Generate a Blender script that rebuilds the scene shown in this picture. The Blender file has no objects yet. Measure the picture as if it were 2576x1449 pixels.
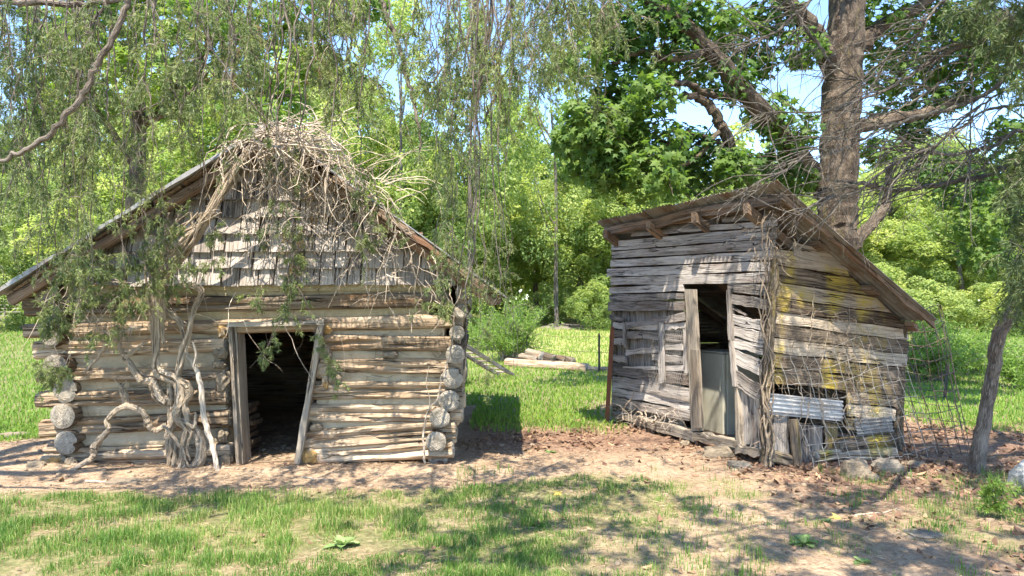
import bpy, math
import numpy as np
from mathutils import Vector

# ------------------------------------------------------------------ camera, sky, sun, exposure
S = bpy.context.scene
EYE = 1.6                    # eye height; camera looks along +Y, level, lens shifted up a little
cam = bpy.data.cameras.new('camera'); camo = bpy.data.objects.new('camera', cam)
S.collection.objects.link(camo); S.camera = camo
cam.sensor_width = 36.0; cam.lens = 26.68; cam.shift_y = 0.0138
cam.clip_start = 0.05; cam.clip_end = 2000
camo.location = (0, 0, EYE); camo.rotation_euler = (math.radians(90), 0, 0)
SUN = Vector((0.20, 0.82, -1.65)).normalized()          # the way the light travels
wd = bpy.data.worlds.new('World'); S.world = wd; wd.use_nodes = True
nt = wd.node_tree; bg = nt.nodes['Background']
sky = nt.nodes.new('ShaderNodeTexSky'); sky.sky_type = 'NISHITA'; sky.sun_disc = False
sky.sun_elevation = math.asin(-SUN.z); sky.sun_rotation = math.atan2(-SUN.x, -SUN.y)
sky.air_density = 0.85; sky.dust_density = 0.1; sky.ozone_density = 4.0
nt.links.new(sky.outputs[0], bg.inputs[0]); bg.inputs[1].default_value = 0.15
sl = bpy.data.lights.new('sun', 'SUN'); sl.energy = 4.0; sl.angle = math.radians(0.5); sl.color = (1.0, 0.93, 0.82)
so = bpy.data.objects.new('sun', sl); S.collection.objects.link(so)
so.rotation_euler = SUN.to_track_quat('-Z', 'Y').to_euler(); so.location = (-3, -12, 25)
S.view_settings.view_transform = 'Standard'; S.view_settings.look = 'None'
S.view_settings.exposure = 1.8; S.view_settings.gamma = 1.0
S.render.engine = 'CYCLES'
S.cycles.max_bounces = 8; S.cycles.diffuse_bounces = 6; S.cycles.glossy_bounces = 2; S.cycles.transmission_bounces = 4
S.cycles.use_denoising = True
S.cycles.use_adaptive_sampling = True; S.cycles.adaptive_threshold = 0.02

# ------------------------------------------------------------------ helpers
F, CX, HY = 1909.0, 1288.0, 760.0
def W(dx, dy, Y):
    return np.array([(dx - CX) / F * Y, Y, EYE + (HY - dy) / F * Y])
def z1(x, y): return (x*.26043, y*.26043)
def z2(x, y): return (628.9 + x*.26043, y*.26043)
def z3(x, y): return (x*.3646, 687.6 + y*.3646)
def z4(x, y): return (545.1 + x*.3646, 687.6 + y*.3646)
def z5(x, y): return (1492.7 + x*.24307, 452.8 + y*.24307)
def z6(x, y): return (1492.7 + x*.31251, 754.7 + y*.31251)
def z7(x, y): return (1886.8 + x*.26621, 452.8 + y*.26621)
def z8(x, y): return (1886.8 + x*.30677, 796.6 + y*.30677)
def z9(x, y): return (1905.2 + x*.34724, y*.34724)
R = np.random.default_rng(11)
def U(a, b, n=None): return R.uniform(a, b, n)
def unit(v):
    v = np.asarray(v, float); return v / np.maximum(np.linalg.norm(v, axis=-1, keepdims=True), 1e-9)
def vnoise(x, y, s=0):
    x = np.asarray(x, float); y = np.asarray(y, float)
    xi = np.floor(x).astype(np.int64); yi = np.floor(y).astype(np.int64)
    fx = x - xi; fy = y - yi; fx = fx*fx*(3-2*fx); fy = fy*fy*(3-2*fy)
    def h(a, b):
        n = (a*374761393 + b*668265263 + s*974711) & 0x7fffffff
        n = ((n ^ (n >> 13)) * 1274126177) & 0x7fffffff
        return ((n ^ (n >> 16)) & 0xffff) / 65535.0
    return (h(xi,yi)*(1-fx)+h(xi+1,yi)*fx)*(1-fy) + (h(xi,yi+1)*(1-fx)+h(xi+1,yi+1)*fx)*fy
def fbm(x, y, s=0, o=3):
    r = 0; a = .5; t = 0
    for k in range(o):
        r = r + a*vnoise(x*2**k, y*2**k, s+k*17); t += a; a *= .5
    return r / t
def sst(a, b, x):
    t = np.clip((x-a)/(b-a), 0, 1); return t*t*(3-2*t)

class MB:
    def __init__(s): s.v = []; s.f = []; s.m = []; s.g = []; s.t = []; s.n = 0
    def add(s, V, Fs, mat=0, gr=None, tint=.5):
        V = np.asarray(V, float).reshape(-1, 3); n = len(V)
        if not isinstance(Fs, list): Fs = [Fs]
        for f in Fs:
            f = np.asarray(f, np.int64)
            if f.ndim == 1: f = f[None]
            s.f.append(f + s.n); s.m.append(mat if np.ndim(mat) else np.full(len(f), mat))
        s.v.append(V); s.g.append(np.zeros((n, 3)) if gr is None else np.asarray(gr, float).reshape(-1, 3))
        s.t.append(np.broadcast_to(np.asarray(tint, float), (n,)).copy()); s.n += n
        return s
    def mesh(s, name, mats, smooth=False, off=None):
        V = np.concatenate(s.v)
        if off is not None: V = V - np.asarray(off)
        me = bpy.data.meshes.new(name)
        flat = np.concatenate([f.ravel() for f in s.f]); cnt = np.concatenate([np.full(len(f), f.shape[1]) for f in s.f])
        me.vertices.add(len(V)); me.vertices.foreach_set('co', V.astype(np.float32).ravel())
        me.loops.add(len(flat)); me.loops.foreach_set('vertex_index', flat.astype(np.int32))
        me.polygons.add(len(cnt)); me.polygons.foreach_set('loop_start', np.concatenate([[0], np.cumsum(cnt)[:-1]]).astype(np.int32))
        me.polygons.foreach_set('material_index', np.concatenate(s.m).astype(np.int32))
        me.polygons.foreach_set('use_smooth', np.full(len(cnt), bool(smooth)))
        a = me.attributes.new('gr', 'FLOAT_VECTOR', 'POINT'); a.data.foreach_set('vector', np.concatenate(s.g).astype(np.float32).ravel())
        a = me.attributes.new('tint', 'FLOAT', 'POINT'); a.data.foreach_set('value', np.concatenate(s.t).astype(np.float32))
        for m in (mats if isinstance(mats, (list, tuple)) else [mats]): me.materials.append(m)
        me.update(calc_edges=True)
        return me
    def build(s, name, mats, parent=None, smooth=False, base=None):
        off = None
        if parent is not None:
            off = np.zeros(3); q = parent
            while q is not None: off = off+np.array(q.location); q = q.parent
        elif base is not None: off = np.array(base, float)
        o = bpy.data.objects.new(name, s.mesh(name, mats, smooth, off)); S.collection.objects.link(o)
        if parent is not None: o.parent = parent
        elif base is not None: o.location = off
        return o
def tag(o, label=None, cat=None, group=None, kind=None):
    if label: o['label'] = label
    if cat: o['category'] = cat
    if group: o['group'] = group
    if kind: o['kind'] = kind
    return o
def thing(name, loc, label, cat, group=None, kind=None):
    e = bpy.data.objects.new(name, None); S.collection.objects.link(e); e.location = [float(c) for c in loc]
    e.empty_display_size = .1
    return tag(e, label, cat, group, kind)
def sec(par, name):
    """a section of a thing (roof, gable, wall) that carries pieces of its own"""
    e = bpy.data.objects.new(name, None); S.collection.objects.link(e); e.parent = par; e.empty_display_size = .1; return e
def copy_thing(src, loc, rotz=0, sc=1.0, label=None):
    c = src.copy(); S.collection.objects.link(c); c.location = [float(q) for q in loc]
    c.rotation_euler = (0, 0, rotz); c.scale = (sc, sc, sc) if np.ndim(sc) == 0 else sc
    if label: c['label'] = label
    for ch in list(src.children):
        d = ch.copy(); S.collection.objects.link(d); d.parent = c
    return c

def tubes(mb, P, Rr, sides=4, mat=0, tint=.5, lump=0.0, cap=True):
    P = np.asarray(P, float); Rr = np.asarray(Rr, float)
    if P.ndim == 2: P = P[None]; Rr = Rr[None]
    N, K, _ = P.shape
    T = unit(np.gradient(P, axis=1))
    mt = unit(P[:, -1] - P[:, 0] + 1e-6)
    ref = np.where(np.abs(mt[:, 2:3]) > .75, np.array([[0, 1., 0]]), np.array([[0, 0, 1.]]))
    ref = np.where(np.abs((ref*mt).sum(-1, keepdims=True)) > .8, np.array([[1., 0, 0]]), ref)
    A = unit(ref[:, None] - (ref[:, None]*T).sum(-1, keepdims=True)*T); B = np.cross(T, A)
    th = np.arange(sides)*2*np.pi/sides
    rad = Rr[:, :, None]*(1 + (R.uniform(-lump, lump, (N, K, sides)) if lump else 0))
    V = P[:, :, None] + rad[..., None]*(np.cos(th)[None, None, :, None]*A[:, :, None] + np.sin(th)[None, None, :, None]*B[:, :, None])
    i = (np.arange(N)[:, None, None]*K*sides + np.arange(K-1)[None, :, None]*sides)
    j = np.arange(sides)[None, None]; j2 = (j+1) % sides
    q = np.stack([i+j, i+j2, i+sides+j2, i+sides+j], -1).reshape(-1, 4)
    L = np.concatenate([np.zeros((N, 1)), np.cumsum(np.linalg.norm(np.diff(P, axis=1), axis=-1), 1)], 1)
    g = np.stack([np.broadcast_to(L[:, :, None], (N, K, sides)), np.broadcast_to(rad*np.cos(th)*2, (N, K, sides)),
                  np.broadcast_to(rad*np.sin(th)*2 + U(0, 50, N)[:, None, None], (N, K, sides))], -1)
    fs = [q]
    if cap and sides > 3:
        b = np.arange(N)[:, None]*K*sides
        fs += [(b + np.arange(sides)[None, ::-1]), (b + (K-1)*sides + np.arange(sides)[None])]
    tn = np.asarray(tint, float)
    if tn.ndim == 1: tn = np.broadcast_to(tn[:, None, None], (N, K, sides)).ravel()
    mb.add(V.reshape(-1, 3), fs, mat, g.reshape(-1, 3), tn)
def spline(pts, m=5):
    p = np.asarray(pts, float); n = len(p)
    e = np.concatenate([[2*p[0]-p[1]], p, [2*p[-1]-p[-2]]]); out = []
    for i in range(n-1):
        a, b, c, d = e[i:i+4]
        for t in np.arange(m)/m:
            out.append(.5*((2*b) + (-a+c)*t + (2*a-5*b+4*c-d)*t*t + (-a+3*b-3*c+d)*t**3))
    out.append(p[-1]); return np.array(out)
def limb(mb, pts, r0, r1, sides=8, m=5, wob=0., lump=.08, mat=0, tint=.5):
    """pts: list of 3-D points; a tapering tube through them. Returns the points and radii."""
    p = spline(pts, m); k = len(p)
    if wob: p[1:-1] += R.normal(0, wob, (k-2, 3))
    r = np.linspace(r0, r1, k) if np.ndim(r0) == 0 else np.interp(np.linspace(0, 1, k), np.linspace(0, 1, len(r0)), r0)
    tubes(mb, p, r, sides, mat, tint, lump); return p, r
def pxl(conv, L, Y):
    """pixel polyline on planes at given depth(s) -> points"""
    Y = np.broadcast_to(np.asarray(Y, float), (len(L),)) if np.ndim(Y) == 0 else np.interp(np.linspace(0, 1, len(L)), np.linspace(0, 1, len(Y)), Y)
    return [W(*(conv(x, y) if conv else (x, y)), d) for (x, y), d in zip(L, Y)]
def curves(start, dirn, length, K=6, droop=.3, wig=.15, taper=None):
    """N random wandering curves: start (N,3), unit direction (N,3), length (N)"""
    N = len(start); P = np.zeros((N, K, 3)); P[:, 0] = start; d = dirn.copy(); st = (length/(K-1))[:, None]
    for k in range(1, K):
        d = unit(d + R.normal(0, wig, (N, 3)) + np.array([0, 0, -droop/(K-1)*1.0]))
        P[:, k] = P[:, k-1] + d*st
    return P
def blades(mb, C, D, L, Wd, tint, mat=0):
    """one thin triangle-ish quad per needle/leaf: base C, direction D, length L, width Wd"""
    n = len(C); s = unit(np.cross(D, R.normal(0, 1, (n, 3)))); tip = C + D*L[:, None]; mid = C + D*L[:, None]*.45
    V = np.stack([C, mid + s*Wd[:, None]*.5, tip, mid - s*Wd[:, None]*.5], 1)
    i = np.arange(n)[:, None]*4
    mb.add(V.reshape(-1, 3), i + np.arange(4)[None], mat, None, np.repeat(tint, 4))
STAR = np.array([[0, -.42], [.12, -.18], [.42, -.3], [.26, -.02], [.5, .22], [.18, .2], [0, .58], [-.18, .2], [-.5, .22], [-.26, -.02], [-.42, -.3], [-.12, -.18]])
def leaves(mb, C, Nn, size, tint, shape='oval', mat=0, fold=.18):
    n = len(C); Nn = unit(Nn); a = unit(np.cross(Nn, R.normal(0, 1, (n, 3)))); b = np.cross(Nn, a)
    if shape == 'star':
        T = np.concatenate([[[0, 0]], STAR]); fz = -np.abs(T[:, 0])*fold*2 - (T[:, 1]-.1)**2*.4
        fc = [[0, k+1, (k+1) % 12+1] for k in range(12)]
    elif shape == 'oval':
        T = np.array([[0, -.5], [.3, -.12], [.22, .25], [0, .5], [-.22, .25], [-.3, -.12]]); fz = -np.abs(T[:, 0])*fold*2
        fc = [[0, 1, 2, 3], [0, 3, 4, 5]]
    else:
        T = np.array([[0, -.5], [.33, 0], [0, .5], [-.33, 0]]); fz = np.array([0, -fold*.5, 0, -fold*.5]); fc = [[0, 1, 2, 3]]
    V = C[:, None] + size[:, None, None]*(T[None, :, :1]*a[:, None] + T[None, :, 1:]*b[:, None] + fz[None, :, None]*Nn[:, None])
    k = len(T); i = (np.arange(n)*k)[:, None, None]
    mb.add(V.reshape(-1, 3), (i + np.array(fc)[None]).reshape(-1, len(fc[0])), mat, None, np.repeat(tint, k))

# ------------------------------------------------------------------ materials
def mat(name, rough=.8):
    m = bpy.data.materials.new(name); m.use_nodes = True; t = m.node_tree
    b = t.nodes['Principled BSDF']; b.inputs['Roughness'].default_value = rough
    b.inputs['Specular IOR Level'].default_value = .25
    return m, t, b
def nd(t, k, **kw):
    n = t.nodes.new('ShaderNode' + k)
    for a, v in kw.items():
        if a == 'ins':
            for i, x in v.items():
                if isinstance(x, bpy.types.NodeSocket): t.links.new(x, n.inputs[i])
                else: n.inputs[i].default_value = x
        else: setattr(n, a, v)
    return n
def attr(t, nm, out='Vector'): return nd(t, 'Attribute', attribute_name=nm).outputs['Fac' if out == 'Fac' else 'Vector']
def ramp(t, fac, stops):
    n = nd(t, 'ValToRGB'); t.links.new(fac, n.inputs[0]); cr = n.color_ramp
    while len(cr.elements) < len(stops): cr.elements.new(.5)
    for e, (p, c) in zip(cr.elements, stops):
        e.position = p; e.color = (*c, 1) if len(c) == 3 else c
    return n.outputs[0]
def noise(t, vec, scale=5, detail=4, rough=.6, dist=0):
    n = nd(t, 'TexNoise', ins={'Scale': scale, 'Detail': detail, 'Roughness': rough, 'Distortion': dist})
    if vec is not None: t.links.new(vec, n.inputs['Vector'])
    return n.outputs['Fac']
def scaled(t, vec, s):
    return nd(t, 'Mapping', ins={'Vector': vec, 'Scale': s}).outputs[0]
def mixc(t, f, a, b, mode='MIX'):
    n = nd(t, 'Mix', data_type='RGBA', blend_type=mode)
    for i, x in ((0, f), (6, a), (7, b)):
        if isinstance(x, bpy.types.NodeSocket): t.links.new(x, n.inputs[i])
        else: n.inputs[i].default_value = x if i == 0 else ((*x, 1) if len(x) == 3 else x)
    return n.outputs[2]
def math_(t, op, a, b=None):
    n = nd(t, 'Math', operation=op)
    for i, x in ((0, a), (1, b)):
        if x is None: continue
        if isinstance(x, bpy.types.NodeSocket): t.links.new(x, n.inputs[i])
        else: n.inputs[i].default_value = x
    return n.outputs[0]
def bump(t, b, h, strength=.6, dist=.01):
    n = nd(t, 'Bump', ins={'Height': h, 'Strength': strength, 'Distance': dist}); t.links.new(n.outputs[0], b.inputs['Normal'])
def sharp(t, f, a, b):
    return nd(t, 'MapRange', ins={0: f, 1: a, 2: b, 3: 0., 4: 1.}).outputs[0]

def wood(name, lo, mid, hi, stain=None, stain_amt=.5, grain=(2.2, 60, 60), bs=.8, lichen=None, dist=.6, var=.3):
    m, t, b = mat(name, .85); g = attr(t, 'gr')
    n1 = noise(t, scaled(t, g, grain), 1, 5, .65, dist)
    n2 = noise(t, scaled(t, g, (1.6, 7, 7)), 1, 3, .6, .3)
    n3 = noise(t, scaled(t, g, (5, 160, 160)), 1, 2, .5)
    f = math_(t, 'ADD', math_(t, 'MULTIPLY', n1, .6), math_(t, 'MULTIPLY', n2, .4))
    tn = attr(t, 'tint', 'Fac')
    f = math_(t, 'ADD', f, math_(t, 'MULTIPLY', math_(t, 'SUBTRACT', tn, .5), var))
    c = ramp(t, f, [(.26, lo), (.47, mid), (.68, hi)])
    if stain:
        s = sharp(t, noise(t, scaled(t, g, (1.1, 5, 5)), 1, 4, .6, .5), .52, .68)
        c = mixc(t, math_(t, 'MULTIPLY', s, stain_amt), c, stain)
    if lichen:
        ob = nd(t, 'TexCoord').outputs['Object']
        s = noise(t, scaled(t, ob, (2.6, 2.6, 1.2)), 1, 3, .6, .4)
        s = math_(t, 'MULTIPLY', sharp(t, s, .46, .60), math_(t, 'ADD', math_(t, 'MULTIPLY', sharp(t, n1, .38, .6), .7), math_(t, 'MULTIPLY', sharp(t, n2, .42, .6), .3)))
        c = mixc(t, s, c, lichen)
    dk = sharp(t, n1, .43, .345)
    c = mixc(t, math_(t, 'MULTIPLY', dk, .85), c, (lo[0]*.35, lo[1]*.35, lo[2]*.35))
    n4 = noise(t, scaled(t, g, (.8, 13, 13)), 1, 4, .55, .5); ck = sharp(t, math_(t, 'ABSOLUTE', math_(t, 'SUBTRACT', n4, .5)), .013, .003)
    n5 = noise(t, scaled(t, g, (1.5, 4, 4)), 1, 2, .5); ck = math_(t, 'MULTIPLY', ck, sharp(t, n5, .42, .55))
    c = mixc(t, math_(t, 'MULTIPLY', ck, .9), c, (lo[0]*.25, lo[1]*.25, lo[2]*.25))
    t.links.new(c, b.inputs['Base Color'])
    bump(t, b, math_(t, 'SUBTRACT', math_(t, 'ADD', n1, math_(t, 'MULTIPLY', n3, .35)), math_(t, 'MULTIPLY', ck, .8)), bs, .014)
    return m
M = {}
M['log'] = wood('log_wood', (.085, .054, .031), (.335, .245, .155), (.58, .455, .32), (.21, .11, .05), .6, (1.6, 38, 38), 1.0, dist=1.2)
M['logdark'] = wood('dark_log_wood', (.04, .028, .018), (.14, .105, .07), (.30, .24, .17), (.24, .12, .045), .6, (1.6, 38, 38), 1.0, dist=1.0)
M['shingle'] = wood('shingle_wood', (.13, .11, .09), (.37, .32, .27), (.57, .50, .425), (.15, .115, .095), .4, (2.0, 90, 90), 1.0)
M['board'] = wood('grey_board_wood', (.055, .044, .036), (.34, .295, .25), (.63, .565, .49), (.19, .12, .08), .5, (1.7, 52, 52), 1.2, dist=1.8, var=.36)
M['side'] = wood('brown_board_wood', (.07, .05, .034), (.32, .25, .175), (.58, .48, .355), (.17, .10, .055), .4, (1.7, 52, 52), 1.2, lichen=(.52, .385, .03), dist=1.6, var=.45)
M['frame'] = wood('frame_wood', (.10, .08, .06), (.30, .25, .19), (.46, .40, .31), (.2, .13, .07), .4)
M['rafter'] = wood('rafter_wood', (.06, .04, .028), (.19, .13, .085), (.34, .25, .175), (.26, .115, .055), .5)
M['vine'] = wood('dead_vine_wood', (.17, .125, .085), (.42, .335, .245), (.66, .55, .42), None, .4, (6, 60, 60), .7)
M['vinebark'] = wood('shaggy_vine_bark', (.16, .11, .07), (.45, .35, .24), (.70, .575, .43), None, .4, (5, 150, 150), 1.2)
M['oldvine'] = wood('brown_dry_vine', (.10, .07, .045), (.25, .19, .13), (.42, .34, .245), None, .4, (6, 60, 60), .7)
M['twig'] = wood('grey_twig_wood', (.09, .08, .065), (.23, .205, .17), (.37, .335, .28), None, .4, (6, 80, 80), .5)

def endgrain():
    m, t, b = mat('log_end_grain', .9); g = attr(t, 'gr')
    ln = nd(t, 'VectorMath', operation='LENGTH', ins={0: nd(t, 'VectorMath', operation='MULTIPLY', ins={0: g, 1: (1, 1, 0)}).outputs[0]}).outputs['Value']
    n = noise(t, scaled(t, g, (9, 9, 9)), 1, 4, .6)
    r = math_(t, 'SINE', math_(t, 'ADD', math_(t, 'MULTIPLY', ln, 520), math_(t, 'MULTIPLY', n, 26)))
    n2 = noise(t, scaled(t, g, (45, 45, 45)), 1, 4, .7)
    sx = nd(t, 'SeparateXYZ', ins={0: g}); an = math_(t, 'ARCTAN2', sx.outputs[0], sx.outputs[1]); cv = nd(t, 'CombineXYZ', ins={0: math_(t, 'MULTIPLY', an, 2.6), 1: math_(t, 'MULTIPLY', ln, 6), 2: sx.outputs[2]}).outputs[0]
    rad = noise(t, cv, 1.6, 3, .6)
    f = math_(t, 'ADD', math_(t, 'MULTIPLY', r, .035), math_(t, 'ADD', math_(t, 'MULTIPLY', n, .5), math_(t, 'MULTIPLY', n2, .48)))
    f = math_(t, 'SUBTRACT', f, math_(t, 'MULTIPLY', sharp(t, rad, .36, .28), .3))
    tn = attr(t, 'tint', 'Fac'); f = math_(t, 'ADD', f, math_(t, 'MULTIPLY', math_(t, 'SUBTRACT', tn, .5), .4))
    c = ramp(t, f, [(.2, (.06, .045, .03)), (.42, (.33, .28, .21)), (.7, (.58, .52, .43))])
    t.links.new(c, b.inputs['Base Color']); bump(t, b, math_(t, 'ADD', math_(t, 'MULTIPLY', r, .2), n2), .9, .02); return m
M['end'] = endgrain()
def clay(name, a, c2, sc=14, dark=.5):
    m, t, b = mat(name, .95); o = nd(t, 'TexCoord').outputs['Object']
    n = noise(t, o, sc, 6, .7); n2 = noise(t, o, 3.2, 3, .6); v = nd(t, 'TexVoronoi', feature='DISTANCE_TO_EDGE', ins={'Vector': o, 'Scale': 4.5}).outputs['Distance']
    c = mixc(t, n, a, c2); c = mixc(t, math_(t, 'MULTIPLY', sharp(t, n2, .5, .7), dark), c, (a[0]*.5, a[1]*.5, a[2]*.45))
    ck = math_(t, 'MULTIPLY', sharp(t, v, .012, .003), sharp(t, n2, .45, .6)); c = mixc(t, math_(t, 'MULTIPLY', ck, .5), c, (a[0]*.3, a[1]*.28, a[2]*.25))
    t.links.new(c, b.inputs['Base Color']); bump(t, b, math_(t, 'SUBTRACT', n, math_(t, 'MULTIPLY', ck, .6)), .8, .02); return m
M['clay'] = clay('clay_chinking', (.35, .28, .185), (.50, .42, .30))
M['clayyellow'] = clay('yellow_clay_chinking', (.33, .25, .125), (.44, .365, .23))
def rock(name, a, c2, spot=None):
    m, t, b = mat(name, .9); o = nd(t, 'TexCoord').outputs['Object']
    n = noise(t, o, 9, 6, .7); n2 = noise(t, o, 30, 4, .7); c = mixc(t, n, a, c2)
    if spot: c = mixc(t, sharp(t, noise(t, o, 5, 3), .48, .58), c, spot)
    c = mixc(t, math_(t, 'MULTIPLY', sharp(t, n2, .52, .7), .5), c, (a[0]*.35, a[1]*.35, a[2]*.35))
    t.links.new(c, b.inputs['Base Color']); bump(t, b, math_(t, 'ADD', n, math_(t, 'MULTIPLY', n2, .5)), .9, .03); return m
M['rock'] = rock('tan_sandstone', (.15, .115, .075), (.31, .25, .175)); M['rockorange'] = rock('rusty_sandstone', (.32, .23, .14), (.44, .36, .26), (.42, .25, .09))
M['clod'] = rock('dirt_clod', (.2, .14, .09), (.42, .33, .23)); M['rockgrey'] = rock('grey_sandstone', (.13, .11, .085), (.26, .225, .175)); M['rockpale'] = rock('pale_limestone', (.3, .29, .26), (.46, .45, .41))
def barkm(name, lo, hi, moss=None, sc=1.0):
    m, t, b = mat(name, .92); g = attr(t, 'gr')
    v = nd(t, 'TexVoronoi', feature='DISTANCE_TO_EDGE', ins={'Vector': scaled(t, g, (9*sc, 26*sc, 26*sc)), 'Scale': 1.0}).outputs['Distance']
    n = noise(t, scaled(t, g, (14*sc, 34*sc, 34*sc)), 1, 6, .7, .4); n2 = noise(t, scaled(t, g, (2, 5, 5)), 1, 4, .65)
    f = math_(t, 'ADD', math_(t, 'MULTIPLY', n, .6), math_(t, 'MULTIPLY', v, .7))
    c = ramp(t, f, [(.24, (lo[0]*.4, lo[1]*.4, lo[2]*.4)), (.42, lo), (.75, hi)])
    c = mixc(t, math_(t, 'MULTIPLY', sharp(t, n2, .45, .65), .55), c, (hi[0]*1.1, hi[1]*1.1, hi[2]*1.1))
    if moss: c = mixc(t, math_(t, 'MULTIPLY', sharp(t, noise(t, scaled(t, g, (3, 7, 7)), 1, 3), .55, .66), .5), c, moss)
    t.links.new(c, b.inputs['Base Color']); bump(t, b, f, 1.0, .035); return m
M['maplebark'] = barkm('maple_bark', (.09, .065, .045), (.29, .225, .16), (.17, .14, .06), 1.5)
M['cedarbark'] = barkm('cedar_bark', (.16, .125, .095), (.40, .335, .265), None, 1.3); M['farbark'] = barkm('far_tree_bark', (.12, .10, .08), (.3, .27, .22), None, .5)
M['postbark'] = barkm('mossy_post_wood', (.12, .09, .06), (.36, .29, .21), (.28, .21, .05), 1.4)
M['deadbark'] = barkm('dead_branch_bark', (.14, .12, .10), (.40, .36, .30), (.28, .28, .16), 2.5)

def leafm(name, lo, mid, hi, trans=.4, vary=.0, rough=.55, spec=.3):
    m, t, b = mat(name, rough); tn = attr(t, 'tint', 'Fac'); b.inputs['Specular IOR Level'].default_value = spec
    if vary:
        rn = nd(t, 'ObjectInfo').outputs['Random']; tn = math_(t, 'ADD', tn, math_(t, 'MULTIPLY', math_(t, 'SUBTRACT', rn, .5), vary))
    c = ramp(t, tn, [(.05, lo), (.5, mid), (.95, hi)]); t.links.new(c, b.inputs['Base Color'])
    tr = nd(t, 'BsdfTranslucent'); t.links.new(mixc(t, .6, c, (1.0, 1.15, .35), 'MULTIPLY'), tr.inputs[0])
    mx = nd(t, 'MixShader', ins={0: trans}); t.links.new(b.outputs[0], mx.inputs[1]); t.links.new(tr.outputs[0], mx.inputs[2])
    t.links.new(mx.outputs[0], t.nodes['Material Output'].inputs[0]); return m
M['maple'] = leafm('maple_leaf', (.05, .105, .028), (.09, .175, .04), (.19, .28, .06), .55)
M['gum'] = leafm('sweetgum_leaf', (.09, .17, .03), (.17, .28, .05), (.32, .40, .07), .5)
M['far'] = leafm('far_tree_leaf', (.17, .25, .08), (.34, .42, .13), (.56, .58, .19), .55, .35)
M['cedar'] = leafm('cedar_needle', (.08, .115, .045), (.17, .215, .08), (.30, .33, .12), .35)
M['cedardry'] = leafm('dry_cedar_needle', (.16, .09, .04), (.26, .17, .08), (.34, .25, .12), .2)
M['willow'] = leafm('willow_leaf', (.13, .22, .045), (.2, .32, .06), (.3, .40, .1), .45)
M['grass'] = leafm('grass_blade', (.07, .16, .028), (.2, .32, .062), (.54, .48, .22), .45)
M['farlawn'] = leafm('lawn_blade', (.10, .2, .03), (.2, .33, .05), (.42, .44, .11), .42)
M['litter'] = leafm('dead_leaf', (.12, .06, .04), (.24, .14, .085), (.42, .28, .16), .15, 0, .8)
M['straw'] = leafm('dry_straw', (.18, .10, .06), (.33, .22, .13), (.52, .40, .26), .1, 0, .85)
M['weed'] = leafm('weed_leaf', (.12, .2, .05), (.2, .3, .1), (.32, .40, .16), .35)
M['yellowleaf'] = leafm('yellow_leaf', (.55, .38, .06), (.62, .45, .1), (.68, .5, .15), .3)
def simple(name, c, rough=.6, metal=0, rust=None, sc=12, amt=.6):
    m, t, b = mat(name, rough); o = nd(t, 'TexCoord').outputs['Object']; b.inputs['Metallic'].default_value = metal
    n = noise(t, o, sc, 6, .7); cc = mixc(t, n, (c[0]*.7, c[1]*.7, c[2]*.7), (c[0]*1.2, c[1]*1.2, c[2]*1.2))
    if rust: cc = mixc(t, math_(t, 'MULTIPLY', sharp(t, noise(t, o, sc*.35, 5, .7), .46, .62), amt), cc, rust)
    t.links.new(cc, b.inputs['Base Color']); bump(t, b, n, .3, .004); return m
M['tin'] = simple('weathered_tin', (.30, .29, .27), .5, .35, (.16, .10, .06)); M['tinrust'] = simple('rusty_roof_tin', (.23, .205, .17), .7, .15, (.13, .075, .04), 10, .8)
M['tinbright'] = simple('bright_tin', (.50, .50, .49), .42, .5, (.26, .2, .15), 8, .4)
M['enamel'] = simple('dirty_white_enamel', (.42, .40, .31), .45, 0, (.28, .24, .16), 4, .5)
M['wire'] = simple('rusty_wire', (.12, .095, .075), .6, .2, (.15, .085, .05)); M['rust'] = simple('rusty_iron', (.20, .085, .045), .85, .1, (.12, .05, .03))
M['wirelight'] = simple('grey_wire', (.42, .39, .34), .55, .3); M['darkpost'] = simple('dark_steel_post', (.05, .055, .045), .7, .1, (.14, .07, .04))

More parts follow.
